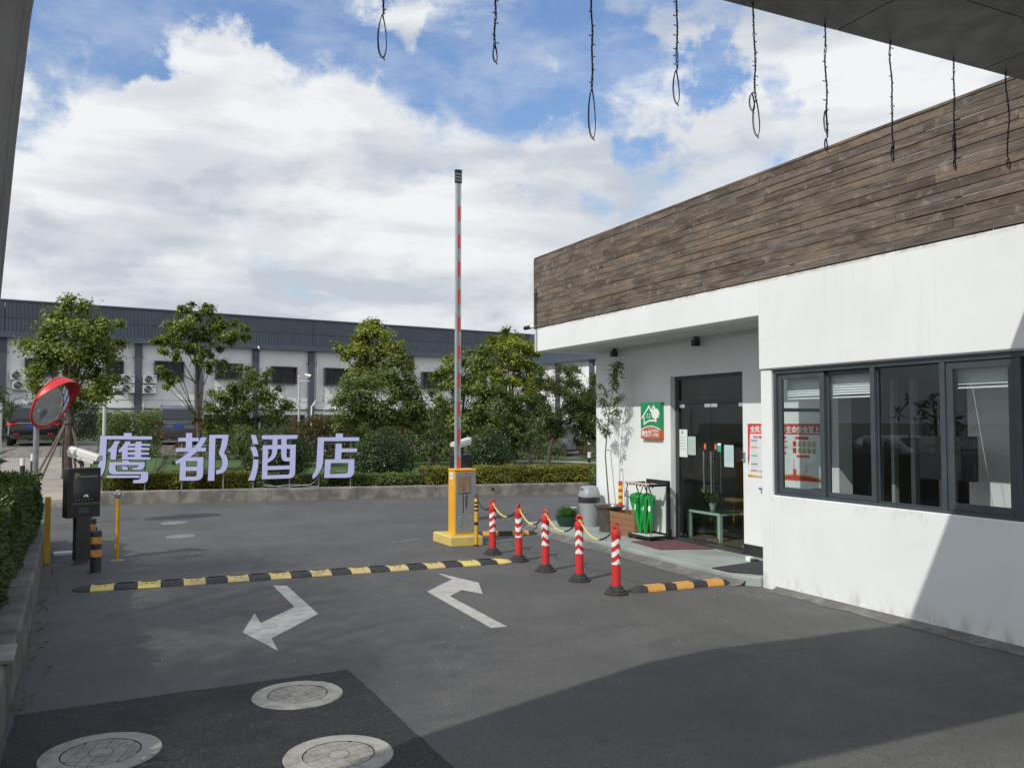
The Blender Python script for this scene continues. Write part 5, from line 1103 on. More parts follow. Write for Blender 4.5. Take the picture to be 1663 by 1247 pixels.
for t, dy, dz, wob in tw:
    t = .46 + (t - .56) * 1.22
    p0 = on(t); p1 = p0 + Vector((rr.uniform(-.14, .12), dy * .62, dz * .62)); pm = p0.lerp(p1, .5) + Vector((0, 0, -.02)); q.tube([p0, pm, p1], [.004, .003, .0015], 5)
    for k in range(5):
        cc = p0.lerp(p1, .40 + .15 * k)
        for j in range(9): d_ = Vector((rr.uniform(-1, 1), rr.uniform(-1, 1), rr.uniform(-.3, .6))).normalized(); cj = cc + d_ * rr.uniform(0, .05); lp.append((*cj, *d_))
q.build('twigs', TWIG, BT); leafcloud('leaves', LBAM, BT, lp, .10, .19, seed=9, droop=.75)
t_ = thing('support_cane', (7.0, 10.93, .45), 'white cane standing in the dark pot beside the young tree', 'cane'); MB().tube([(6.99, 11.0, .40), (6.955, 11.1, 1.32)], .008, 8).build('cane', mat('cable_white', 0), t_); MB().ring((6.93, 11.12, 1.32), .018, .006, (0, 0, 1), 10, 5).build('tie', BLK, t_)
# plank crate
c0 = Vector((7.02, 10.63, .1)); t_ = thing('wooden_planter', c0, 'brown slatted wooden planter crate against the porch wall', 'planter')
x0, x1, y0, y1 = 6.84, 7.20, 10.26, 10.90
for r in range(4):
    z0, z1 = .1 + r * .083, .1 + r * .083 + .079; e = .012 * r / 4
    B(x0 - e, x1 + e, y0 - e - .016, y0 - e, z0, z1).build('board', CRATE, t_, bevel=.003); B(x0 - e, x1 + e, y1 + e, y1 + e + .016, z0, z1).build('board', CRATE, t_, bevel=.003)
    B(x0 - e - .016, x0 - e, y0 - e, y1 + e, z0, z1).build('board', CRATE, t_, bevel=.003); B(x1 + e, x1 + e + .016, y0 - e, y1 + e, z0, z1).build('board', CRATE, t_, bevel=.003)
B(x0 + .003, x1 - .003, y0 + .003, y1 - .003, .105, .36).build('planter_soil', SOIL, t_)
t_ = thing('marker_post', (7.08, 10.72, .36), 'red post with three yellow bands standing behind the wooden planter', 'post')
MB().lathe([(.033, .12), (.033, .835), (.026, .855), (.001, .86)], (7.08, 11.02, 0), 20).build('post', RED, t_, smooth=True)
YB = mat('band_yellow', (.80, .68, .04), .4)
for z in (.54, .64, .74): MB().lathe([(.0345, z), (.0345, z + .05)], (7.08, 11.02, 0), 20, cap=False).build('yellow_band', YB, t_, smooth=True)
# umbrella rack
rk = thing('umbrella_rack', (7.02, 10.1, .1), 'black wheeled umbrella rack with a white drip tray and number tags beside the door', 'rack')
q = MB(); fx, by0, by1 = 6.80, 9.86, 10.36
q.box(7.10, 7.14, 9.84, 9.88, .16, .93); q.box(7.10, 7.14, 10.33, 10.37, .16, .93)
q.box(7.10, 7.14, 9.88, 10.33, .87, .93); q.box(6.78, 7.14, 9.84, 9.88, .142, .17); q.box(6.78, 7.14, 10.33, 10.37, .142, .17); q.box(6.78, 6.81, 9.881, 10.329, .142, .17); q.build('frame', BLK, rk, bevel=.002)
q = MB(); q.box(6.80, 6.84, 9.80, 10.42, .855, .895); q.box(6.84, 7.10, 9.80, 9.835, .858, .892); q.box(6.84, 7.10, 10.385, 10.42, .858, .892); q.build('top_bar', BLK, rk, bevel=.002)
q = MB(); q.tube([(6.79, 10.38, .855), (6.73, 10.36, .70), (6.73, 10.02, .68), (6.79, 10.0, .855)], .007, 6); q.build('front_hoop', BLK, rk, smooth=True)
B(7.09, 7.098, 9.885, 10.325, .20, .86).build('back_board', mat('board_white', (.62, .66, .64), .5), rk); B(6.815, 7.085, 9.885, 10.325, .155, .175).build('drip_tray', mat('board_white', 0), rk)
for k in range(7):
    y = 9.86 + k * .085; MB().lathe([(.021, 0), (.021, .045), (.001, .046)], n=14, mtx=Matrix.Translation((6.79, y, .885)) @ Matrix.Rotation(rad(-90), 4, 'Y')).build('number_knob', mat('knob_cream', (.55, .53, .45), .5), rk)
for x in (6.80, 7.12):
    for y in (9.86, 10.35): MB().lathe([(.02, -.012), (.022, 0), (.02, .012)], n=12, mtx=Matrix.Translation((x, y, .121)) @ Matrix.Rotation(rad(90), 4, 'Y')).build('caster', RUB, rk)
def umbrella(x, y, ztop, R0, L, lean, seed, label):
    t_ = thing('umbrella', (x, y, ztop), label, 'umbrella', 'green umbrellas hanging on the rack'); rr = random.Random(seed)
    def ax(t): return Vector((x, y + lean * t, ztop - .06 - t * L))
    n = 32; vs = []; prof = [(.0, .022), (.05, R0 * .9), (.10, R0), (.3, R0 * .82), (.6, R0 * .5), (.85, R0 * .22), (1., .010)]; ph = rr.random() * 6
    for t, r in prof:
        for k in range(n): a = 2 * math.pi * k / n; rf = r * (.78 + .22 * math.cos(8 * a + ph + 2.5 * t)); vs.append(ax(t) + Vector((.7 * rf * math.cos(a), rf * math.sin(a), .02 * math.sin(8 * a + ph) * (1 if t < .12 else 0))))
    MB().add(vs, [(i * n + k, i * n + (k + 1) % n, i * n + n + (k + 1) % n, i * n + n + k) for i in range(len(prof) - 1) for k in range(n)]).build('canopy_cloth', UMB, t_, smooth=True)
    q = MB(); q.tube([ax(-.05), ax(1.08)], .005, 6); pts = [ax(-.05)]
    for k in range(9): a = math.pi * k / 8; pts.append(ax(-.05) + Vector((.03 - .03 * math.cos(a) - .03, .0, .06 + .045 * math.sin(a))) + Vector((.03 * 0, 0, 0)))
    q.tube(pts, .009, 7); q.build('handle', BLK, t_, smooth=True)
    p = ax(.32) + Vector((-.55 * R0 * .72 - .004, 0, 0)); q = MB(); q.prism([(.028 * math.cos(k * math.pi / 8), .045 * math.sin(k * math.pi / 8)) for k in range(16)], lambda u, v, d: tuple(p + Vector((-d, u, v))), 0, .004); q.build('white_print', SWHITE, t_)
umbrella(6.88, 10.24, .80, .175, .60, -.05, 1, 'leftmost and widest green umbrella on the rack, loosely folded')
umbrella(6.90, 10.06, .80, .15, .60, .04, 2, 'middle green umbrella on the rack with a round white print')
umbrella(6.87, 9.92, .80, .055, .60, .0, 3, 'rightmost tightly rolled green umbrella on the rack')
# wall camera at the fascia corner
t_ = thing('wall_camera', (6.36, 12.42, 3.2), 'small dark dome-nosed camera on a bracket at the far corner of the fascia', 'camera')
q = MB(); q.tube([(6.45, 12.392, 3.20), (6.45, 12.55, 3.24), (6.40, 12.64, 3.30)], .014, 8); q.build('bracket', SWHITE, t_); q = MB(); q.tube([(6.38, 12.66, 3.33), (6.33, 12.78, 3.32)], .034, 10); q.build('lens_body', BLK, t_, smooth=True); q = MB(); q.tube([(6.385, 12.655, 3.332), (6.44, 12.53, 3.345)], .028, 10); q.build('rear_body', SWHITE, t_, smooth=True)
# ------------------------------------------------------------------ far two-storey building
FB = thing('office_building', (12, 55.5, .8), 'long white two-storey building with a dark ribbed cladding band along its roof', 'building')
S_ = .1246; cq = math.sqrt(1 + S_ * S_)
def fb(u, z, d=0): return Vector((u / cq + S_ * d / cq, 54 + S_ * u / cq - d / cq, z))
def fbox(q, u0, u1, z0, z1, d0, d1, F=fb):
    return q.add([F(u, z, d) for d in (d0, d1) for z in (z0, z1) for u in (u0, u1)], [(0, 1, 3, 2), (4, 6, 7, 5), (0, 4, 5, 1), (2, 3, 7, 6), (0, 2, 6, 4), (1, 5, 7, 3)])
wing0 = fb(29.3, 0, 0); wd = Vector((S_, -1, 0)) / cq; wn = Vector((-1, -S_, 0)) / cq
def fw(u, z, d=0): return wing0 + wd * u + wn * d + Vector((0, 0, z))
cols_ = [-5.1, -1.75, 1.70, 5.08, 8.50, 12.08, 15.6, 19.2, 22.7, 26.2, 29.0]
fbox(MB(), -25, 29.3, .2, 8.0, -8, 0).build('wall', FARW, FB)
fbox(MB(), 0.01, 16, .2, 8.0, -8, 0, fw).build('wall', FARW, FB)
CLAD2 = mat('far_cladding_upper', (.055, .063, .084), .6, col2=(.066, .075, .096), scale=1.2)
us = [-25, -18, -11.6, -5.05, 1.7, 8.55, 12.08, 15.6, 19.2, 22.7, 26.2, 29.42]
for a, b_ in zip(us, us[1:]):
    fbox(MB(), a + .012, b_ - .012, 7.38, 8.28, .0, .42).build('upper_panel', CLAD2, FB); fbox(MB(), a + .012, b_ - .012, 6.62, 7.378, .0, .40).build('lower_panel', FARB, FB)
fbox(MB(), -25, 29.43, 6.30, 6.618, .0, .46).build('eaves_band', FARB, FB); fbox(MB(), -25, 29.42, 8.282, 8.36, -.3, .46).build('roof_edge', FARB, FB)
q = MB(); u = -8.
while u < 29: fbox(q, u, u + .05, 6.63, 7.37, .40, .425); fbox(q, u, u + .035, 7.39, 8.27, .42, .43); u += .19
q.build('cladding_ribs', FARB, FB)['kind'] = 'stuff'
fbox(MB(), .43, 16, 6.30, 8.3, .0, .40, fw).build('side_panel', mat('wing_cladding', (.075, .10, .135), .5), FB); fbox(MB(), .43, 16, 5.98, 6.298, .0, .44, fw).build('eaves_band', FARB, FB)
q = MB(); u = .5
while u < 14: fbox(q, u, u + .04, 6.31, 8.28, .40, .43, fw); u += .24
q.build('cladding_ribs', mat('wing_cladding', 0), FB)['kind'] = 'stuff'
for c in cols_: fbox(MB(), c - .19, c + .19, .3, 6.298, .001, .22).build('column', FARB, FB)
for c in (.6, 3.6, 7.6, 11.5): fbox(MB(), c - .19, c + .19, .3, 5.978, .001, .2, fw).build('column', FARB, FB)
for c0_, c1_ in zip(cols_, cols_[1:]):
    fbox(MB(), c0_ + .192, c1_ - .192, 2.76, 2.80, .0, .03).build('string_course', FARB, FB) if 0 else None
    fbox(MB(), c0_ + .192, c1_ - .192, 2.50, 2.555, .0, .10).build('ledge', BLK, FB)
    fbox(MB(), c0_ + .192, c1_ - .192, 3.02, 3.035, .0, .012).build('joint_line', FARB, FB)
    wf = MB(); gz0, gz1 = .9, 2.15; w0, w1 = c0_ + .42, c1_ - .42
    fbox(wf, w0 - .05, w1 + .05, gz1, gz1 + .06, .002, .05); fbox(wf, w0 - .05, w0, gz0, gz1, .002, .05); fbox(wf, w1, w1 + .05, gz0, gz1, .002, .05)
    for k in range(1, 6): uu = w0 + (w1 - w0) * k / 6; fbox(wf, uu - .02, uu + .02, gz0, gz1, .015, .045)
    o = wf.build('window', DKGREY, FB); fbox(MB(), w0, w1, gz0, gz1, .003, .012).build('pane', FARG, o)
for i, (w0, w1, z0, z1) in enumerate([(-4.0, -2.5, 4.32, 5.2), (.0, .85, 4.35, 5.22), (2.63, 4.17, 4.3, 5.3), (6.1, 7.62, 4.4, 5.3), (9.53, 11.05, 4.2, 5.22), (13.02, 14.5, 4.2, 5.24), (16.6, 18.1, 4.15, 5.2), (20.1, 21.6, 4.12, 5.2), (23.7, 25.2, 4.1, 5.2), (-7.5, -6, 4.3, 5.3)]):
    q = MB(); fbox(q, w0 - .06, w1 + .06, z1 - .02, z1 + .05, .002, .26); fbox(q, w0 - .06, w1 + .06, z0 - .05, z0 + .02, .002, .26); fbox(q, w0 - .06, w0, z0 + .02, z1 - .02, .002, .26); fbox(q, w1, w1 + .06, z0 + .02, z1 - .02, .002, .26)
    fbox(q, (w0 + w1) / 2 - .02, (w0 + w1) / 2 + .02, z0 + .02, z1 - .02, .05, .11)
    o = q.build('window', DKGREY, FB); fbox(MB(), w0, w1, z0 + .02, z1 - .02, .04, .05).build('pane', FARG, o)
q = MB(); q.tube([fb(12.50, 6.29, .12), fb(12.44, 3.2, .12), fb(12.15, 2.82, .32), fb(12.05, 2.75, .34), fb(12.03, 1.2, .34)], .055, 8); q.build('downpipe', mat('camera_white', 0), FB, smooth=True)
q = MB(); q.tube([fb(2.06, 3.3, .1), fb(1.98, 2.6, .26), fb(1.86, .9, .26)], .025, 6); q.tube([fb(5.35, 6.2, .08), fb(5.35, 3.3, .08)], .05, 6); q.build('cable_pipe', mat('camera_white', 0), FB)
for c in (1.7, 12.08, 5.08, -5.1):
    q = MB()
    for sgn_ in (-.26, .26): q.tube([fb(c + sgn_, 5.52, .02), fb(c + sgn_, 5.52, .2)], .03, 6)
    for sgn_ in (-.3, .3): q.tube([fb(c + sgn_, 2.62, .04), fb(c + sgn_, 2.62, .22)], .035, 6)
    q.build('spot_lamp', BLK, FB)
for k, (u, z) in enumerate([(8.55, 6.42), (29.2, 6.38)]):
    t_ = thing('wall_camera', fb(u, z, .5), 'tiny white camera under the eaves of the wall, ' + ('near its middle' if not k else 'at its right corner'), 'camera', 'cameras under the eaves')
    q = MB(); q.tube([fb(u, z, .46), fb(u, z - .12, .66)], .06, 8); q.build('camera_body', mat('camera_white', 0), t_)
ACW = mat('ac_white', (.58, .58, .56), .5)
acn = {0: 'air-conditioning unit left of the dark column, upper of its pair', 1: 'air-conditioning unit left of the dark column, lower of its pair', 2: 'air-conditioning unit right of the dark column, upper of its pair', 3: 'air-conditioning unit right of the dark column, lower of its pair', 4: 'air-conditioning unit on the left end of the wall, upper of its pair', 5: 'air-conditioning unit on the left end of the wall, lower of its pair'}
for k, (u, z) in enumerate([(.76, 3.98), (.76, 3.42), (1.95, 3.98), (1.92, 3.40), (-4.72, 4.02), (-4.62, 3.48)]):
    t_ = thing('air_conditioner', fb(u + .36, z, .15), 'white ' + acn[k], 'air conditioner', 'outdoor air conditioners on the far wall')
    q = MB(); fbox(q, u, u + .72, z, z + .50, .12, .42); q.build('casing', ACW, t_, bevel=.012)
    cc = fb(u + .27, z + .25, .425); n3 = fb(0, 0, 1) - fb(0, 0, 0); Mx = n3.to_track_quat('Z', 'Y').to_matrix().to_4x4(); Mx.translation = cc
    MB().lathe([(.21, 0), (.205, .012), (.001, .012)], n=24, mtx=Mx).build('fan_grille', DKGREY, t_); q = MB(); q.lathe([(.045, .013), (.001, .02)], n=10, mtx=Mx)
    for rr_ in (.10, .155, .2): q.ring(cc + n3 * .016, rr_, .006, n3, 18, 4)
    q.build('grille_rings', STEEL, t_); q = MB(); fbox(q, u + .52, u + .68, z + .36, z + .44, .421, .426); q.build('blue_label', mat('label_blue', (.06, .22, .48), .5), t_)
    q = MB(); fbox(q, u + .06, u + .1, z - .05, z, .0, .44); fbox(q, u + .62, u + .66, z - .05, z, .0, .44); q.build('bracket', DKGREY, t_)

# ------------------------------------------------------------------ cars
CARB = mat('car_black', (.008, .009, .013), .22, .3, spec=.8, coat=.6); CARW = mat('car_white', (.72, .73, .74), .25, spec=.7, coat=.5); CARG = mat('car_grey', (.10, .105, .12), .25, .4, coat=.5)
CGL = mat('car_glass', (.012, .015, .018), .06, spec=1.); TAIL = mat('tail_lamp', (.38, .015, .015), .25, coat=.5); RIM = mat('wheel_rim', (.35, .36, .37), .35, .8)
def car(name, loc, rz, paint, suv, label, plate=None):
    t_ = thing(name, loc, label, 'car', None, rz)
    Lh = 2.35; belt = 1.02 if suv else .92; roof = 1.66 if suv else 1.43; gc = .25 if suv else .2; hw = .93
    st = [(-Lh, .45, .80, .66), (-Lh + .08, gc + .1, .95 if suv else .92, .86), (-1.9, gc, belt, .92), (-1.0, gc - .02, belt, hw), (.2, gc - .02, belt - .02, hw), (1.1, gc, belt - .04, .92), (1.8, gc + .02, belt - .14, .88), (2.2, gc + .1, belt - .26, .78), (Lh, gc + .2, belt - .42, .6)]
    vs = []; fs = []; n = 10
    for y, z0, z1, w in st:
        m_ = (z0 + z1) / 2
        for x, z in ((w * .86, z0), (w, z0 + .12), (w * 1.0, m_), (w * .97, z1 - .08), (w * .88, z1)): vs.append((x, y, z))
        for x, z in ((-w * .88, z1), (-w * .97, z1 - .08), (-w, m_), (-w, z0 + .12), (-w * .86, z0)): vs.append((x, y, z))
    for i in range(len(st) - 1):
        for k in range(n): fs.append((i * n + k, i * n + (k + 1) % n, i * n + n + (k + 1) % n, i * n + n + k))
    fs += [tuple(range(n - 1, -1, -1)), tuple((len(st) - 1) * n + k for k in range(n))]
    MB().add(vs, fs).build('body', paint, t_, smooth=True, local=True)
    if suv: rs = [(-2.22, belt - .02, .80), (-1.95, roof - .14, .70), (-1.7, roof - .03, .66), (-.6, roof, .66), (.35, roof - .05, .64), (.75, roof - .24, .68), (1.25, belt - .03, .78)]
    else: rs = [(-1.95, belt - .01, .74), (-1.5, belt + .20, .68), (-1.0, roof - .06, .61), (-.35, roof, .60), (.2, roof - .03, .60), (.75, belt + .22, .67), (1.3, belt - .04, .78)]
    vs = []; fs = []
    for y, z, w in rs: wb = .84; vs += [(wb, y, belt - .05), (w + .03, y, max(belt - .05, z - .05)), (w - .06, y, z), (-w + .06, y, z), (-w - .03, y, max(belt - .05, z - .05)), (-wb, y, belt - .05)]
    for i in range(len(rs) - 1):
        for k in range(5): fs.append((6 * i + k, 6 * i + k + 1, 6 * i + 7 + k, 6 * i + 6 + k))
    fs += [(5, 4, 3, 2, 1, 0), tuple(6 * (len(rs) - 1) + k for k in range(6))]
    MB().add(vs, fs).build('roof', paint, t_, smooth=True, local=True)
    def gl(pts, nm='window'): return MB().add(pts, [tuple(range(len(pts)))]).build(nm, CGL, t_, local=True)
    def roofz(y):
        for (a, za, wa), (b_, zb2, wb2) in zip(rs, rs[1:]):
            if a <= y <= b_: f = (y - a) / (b_ - a); return za + (zb2 - za) * f, wa + (wb2 - wa) * f
    if suv: gl([(-.68, -2.24, belt + .05), (.68, -2.24, belt + .05), (.60, -2.0, roof - .17), (-.60, -2.0, roof - .17)], 'rear_window')
    else: gl([(-.62, -1.93, belt + .03), (.62, -1.93, belt + .03), (.5, -1.05, roof - .05), (-.5, -1.05, roof - .05)], 'rear_window')
    a_, b_ = rs[-1], rs[-3]; gl([(-.7, a_[0] - .03, a_[1] + .05), (.7, a_[0] - .03, a_[1] + .05), (.56, b_[0] + .05, b_[1] + .0), (-.56, b_[0] + .05, b_[1] + .0)], 'windscreen')
    spans = [(-1.9, -1.15), (-1.05, -.1), (0, .85)] if suv else [(-1.35, -.75), (-.7, .0), (.07, .9)]
    for s in (-1, 1):
        for y0, y1 in spans:
            (z0_, w0_), (z1_, w1_) = roofz(y0), roofz(y1); k0, k1 = z0_ - .085, z1_ - .085
            if k0 < belt + .06: k0 = belt + .06
            if k1 < belt + .08: k1 = belt + .08
            def wx(z, w): f = (z - (belt - .05)) / max(.05, (roof - .1 - (belt - .05))); return (.84 + (w + .03 - .84) * min(1, f)) + .012
            gl([(s * wx(belt, w0_), y0, belt + .01), (s * wx(belt, w1_), y1, belt + .01), (s * wx(k1, w1_), y1, k1), (s * wx(k0, w0_), y0, k0)], 'side_window')
    for s in (-1, 1):
        for y in (-1.42, 1.42):
            Mw = Matrix.Translation((s * .80, y, .33)) @ Matrix.Rotation(rad(90) * s, 4, 'Y'); R = .345 if suv else .325
            w_ = MB().lathe([(R * .62, -.10), (R * .97, -.10), (R, -.06), (R, .10), (R * .95, .14), (R * .64, .14)], n=26, mtx=Mw, cap=False).build('wheel', RUB, t_, smooth=True, local=True)
            w_.parent = t_; q = MB(); q.lathe([(R * .66, .12), (R * .60, .06), (.05, .09), (.001, .09)], n=20, mtx=Mw, cap=False); rm = q.build('rim', RIM, w_, smooth=True, local=True)
            MB().lathe([(R * 1.16, -.02), (R * 1.14, .135)], n=26, mtx=Mw).build('wheel_arch', BLK, t_, local=True)
        yr_ = -2.36 if suv else -2.33
        MB().add([(s * .955, yr_ + .22, .84), (s * .94, yr_ + .2, .99), (s * .84, yr_ - .03, .98), (s * .58, yr_ - .045, .93), (s * .58, yr_ - .045, .85), (s * .86, yr_ - .04, .80)], [(0, 1, 2, 3, 4, 5)]).build('tail_light', TAIL, t_, local=True)
        MB().add([(s * .84, 2.02, .66), (s * .86, 1.9, .78), (s * .55, 2.24, .74), (s * .52, 2.27, .62)], [(0, 1, 2, 3)]).build('headlight', CHROME, t_, local=True)
        MB().box(s * .95 - .09, s * .95 + .09, .78, .88, belt + .02, belt + .14).build('side_mirror', paint, t_, local=True, bevel=.02)
    MB().box(-.62, .62, -2.375, -2.34, .885, .915).build('chrome_strip', CHROME, t_, local=True)
    MB().box(-.20, .20, -2.372, -2.352, .72, .82).build('number_plate', mat('plate_blue', (.02, .06, .5), .4), t_, local=True)
    MB().box(-.80, .80, -2.345, -2.2, .26, .44).build('rear_bumper', RUB if suv else paint, t_, local=True, bevel=.03)
    if suv:
        q = MB()
        for s in (-1, 1): q.tube([(s * .6, -1.5, roof - .0), (s * .6, -1.4, roof + .05), (s * .6, .1, roof + .04), (s * .6, .25, roof - .04)], .018, 6)
        q.build('roof_rails', STEEL, t_, local=True)
        q = MB(); q.box(-.7, -.5, -2.368, -2.345, .44, .50); q.box(.5, .7, -2.368, -2.345, .44, .50); q.build('reflector', TAIL, t_, local=True)
    return t_
car('parked_car', (-2.70, 41.6, .80), rad(3), CARB, True, 'black estate car with red tail lights parked behind the low kerb wall')
car('parked_car', (2.85, 40.6, .80), rad(-2), CARG, True, 'dark grey car half hidden by shrubs behind the first two sign letters')
car('parked_car', (21.2, 38.9, -.0), rad(-52), CARG, True, 'dark car parked beyond the path between the trees and the porch corner')
car('parked_car', (-4.6, 15.2, 0), rad(4), CARW, False, 'white saloon car off to the left, seen only as a reflection in the booth windows')

# ------------------------------------------------------------------ poles, lamps, fence
WPOLE = mat('pole_white', (.50, .55, .53), .45)
def at(x, y, Y):
    f = 1385.; c_, s_ = math.cos(rad(25.5)), math.sin(rad(25.5)); cp, sp = math.cos(rad(2.55)), math.sin(rad(2.55)); a = x - 831.5; b = -(y - 623.5)
    d = Vector((s_ * (cp * f - sp * b) + c_ * a, c_ * (cp * f - sp * b) - s_ * a, sp * f + cp * b)); return Vector((0, 0, 1.75)) + d * (Y / d.y)
def mpp(P): return (P.x * math.sin(rad(25.5)) + P.y * math.cos(rad(25.5))) / 1385.
def pole(x, y0, Y, r, label, kind):
    P = at(x, y0, Y); g0 = gz(P.x, P.y) - .02; t_ = thing('camera_pole', (P.x, P.y, g0), label, 'camera pole'); k = mpp(P)
    MB().lathe([(r, 0), (r * .85, P.z - g0 - .08), (r * 1.15, P.z - g0 - .07), (r * 1.15, P.z - g0 - .03), (r * .6, P.z - g0), (.001, P.z - g0 + .01)], n=14).build('pole', WPOLE, t_, smooth=True, local=True)
    h = P.z - g0
    if kind == 1:
        MB().tube([(0, 0, h - .26), (.42, -.16, h - .25)], .03, 8).build('arm', WPOLE, t_, local=True)
        q = MB(); q.tube([(.18, -.10, h - .02), (.42, -.26, h - .10)], [.05, .065], 10); q.tube([(.28, -.14, h - .1), (.30, -.13, h - .24)], .02, 6); q.build('camera_body', mat('camera_white', 0), t_, smooth=True, local=True)
        MB().tube([(.38, -.235, h - .09), (.445, -.28, h - .115)], .058, 10).build('lens', BLK, t_, local=True)
        q = MB(); q.box(.24, .46, -.20, -.12, h - .45, h - .32); q.tube([(.45, -.15, h - .3), (.5, -.15, h - .38), (.45, -.15, h - .46)], .012, 5); q.build('flood_lamp', DKGREY, t_, local=True)
    else:
        MB().tube([(0, 0, h - .22), (.36, -.16, h - .21)], .022, 8).build('arm', WPOLE, t_, local=True)
        q = MB(); q.tube([(.20, -.1, h + .04), (.40, -.22, h - .03)], [.055, .07], 10); q.build('camera_body', mat('camera_white', 0), t_, smooth=True, local=True); MB().tube([(.37, -.2, h - .02), (.43, -.24, h - .045)], .06, 10).build('lens', BLK, t_, local=True)
pole(171, 616, 27, .055, 'white pole with a camera and a small floodlight, rising behind the sign letter 鹰', 1)
pole(486, 610, 33, .045, 'slim white camera pole rising behind the sign letter 酒', 2)
pole(527, 663, 33, .025, 'short thin camera pole rising behind the sign letter 店', 3)
P = at(1, 655, 22); t_ = thing('lamp_pole', (P.x, P.y, .2), 'pale pole cut by the left edge of the view, beyond the hedge', 'pole'); MB().tube([(P.x, P.y, 0), (P.x, P.y, P.z)], .04, 10).build('pole', WPOLE, t_)
for x, yb, Y, lb in ((36, 778, 25.5, 'short black and white path light by the paving, nearer the hedge'), (53, 766, 27.5, 'short black and white path light beside the lawn, behind the mirror pole'), (957, 757, 26, 'short black and white path light beside the right-hand path')):
    P = at(x, yb, Y); t_ = thing('path_light', (P.x, P.y, gz(P.x, P.y)), lb, 'light', 'black and white path lights'); g0 = min(P.z, gz(P.x, P.y)) if Y == 26 else gz(P.x, P.y); h = .50
    MB().lathe([(.062, 0), (.062, h * .6)], (P.x, P.y, g0), 14).build('post', BLK, t_); MB().lathe([(.06, h * .6), (.06, h * .95), (.064, h), (.001, h)], (P.x, P.y, g0), 14).build('white_head', mat('camera_white', 0), t_)
t_ = thing('low_railing', at(500, 730, 33.9), 'low weathered concrete railing seen through the sign letter 店', 'railing'); Pa, Pb = at(455, 724, 34), at(600, 724, 34); q = MB()
for z in (.82, 1.15): q.tube([(Pa.x, Pa.y, z), (Pb.x, Pb.y, z)], .035, 6)
for k in range(9): p = Pa.lerp(Pb, k / 8); q.tube([(p.x, p.y, .5), (p.x, p.y, 1.15)], .03, 6)
q.build('rails', CONC2, t_)

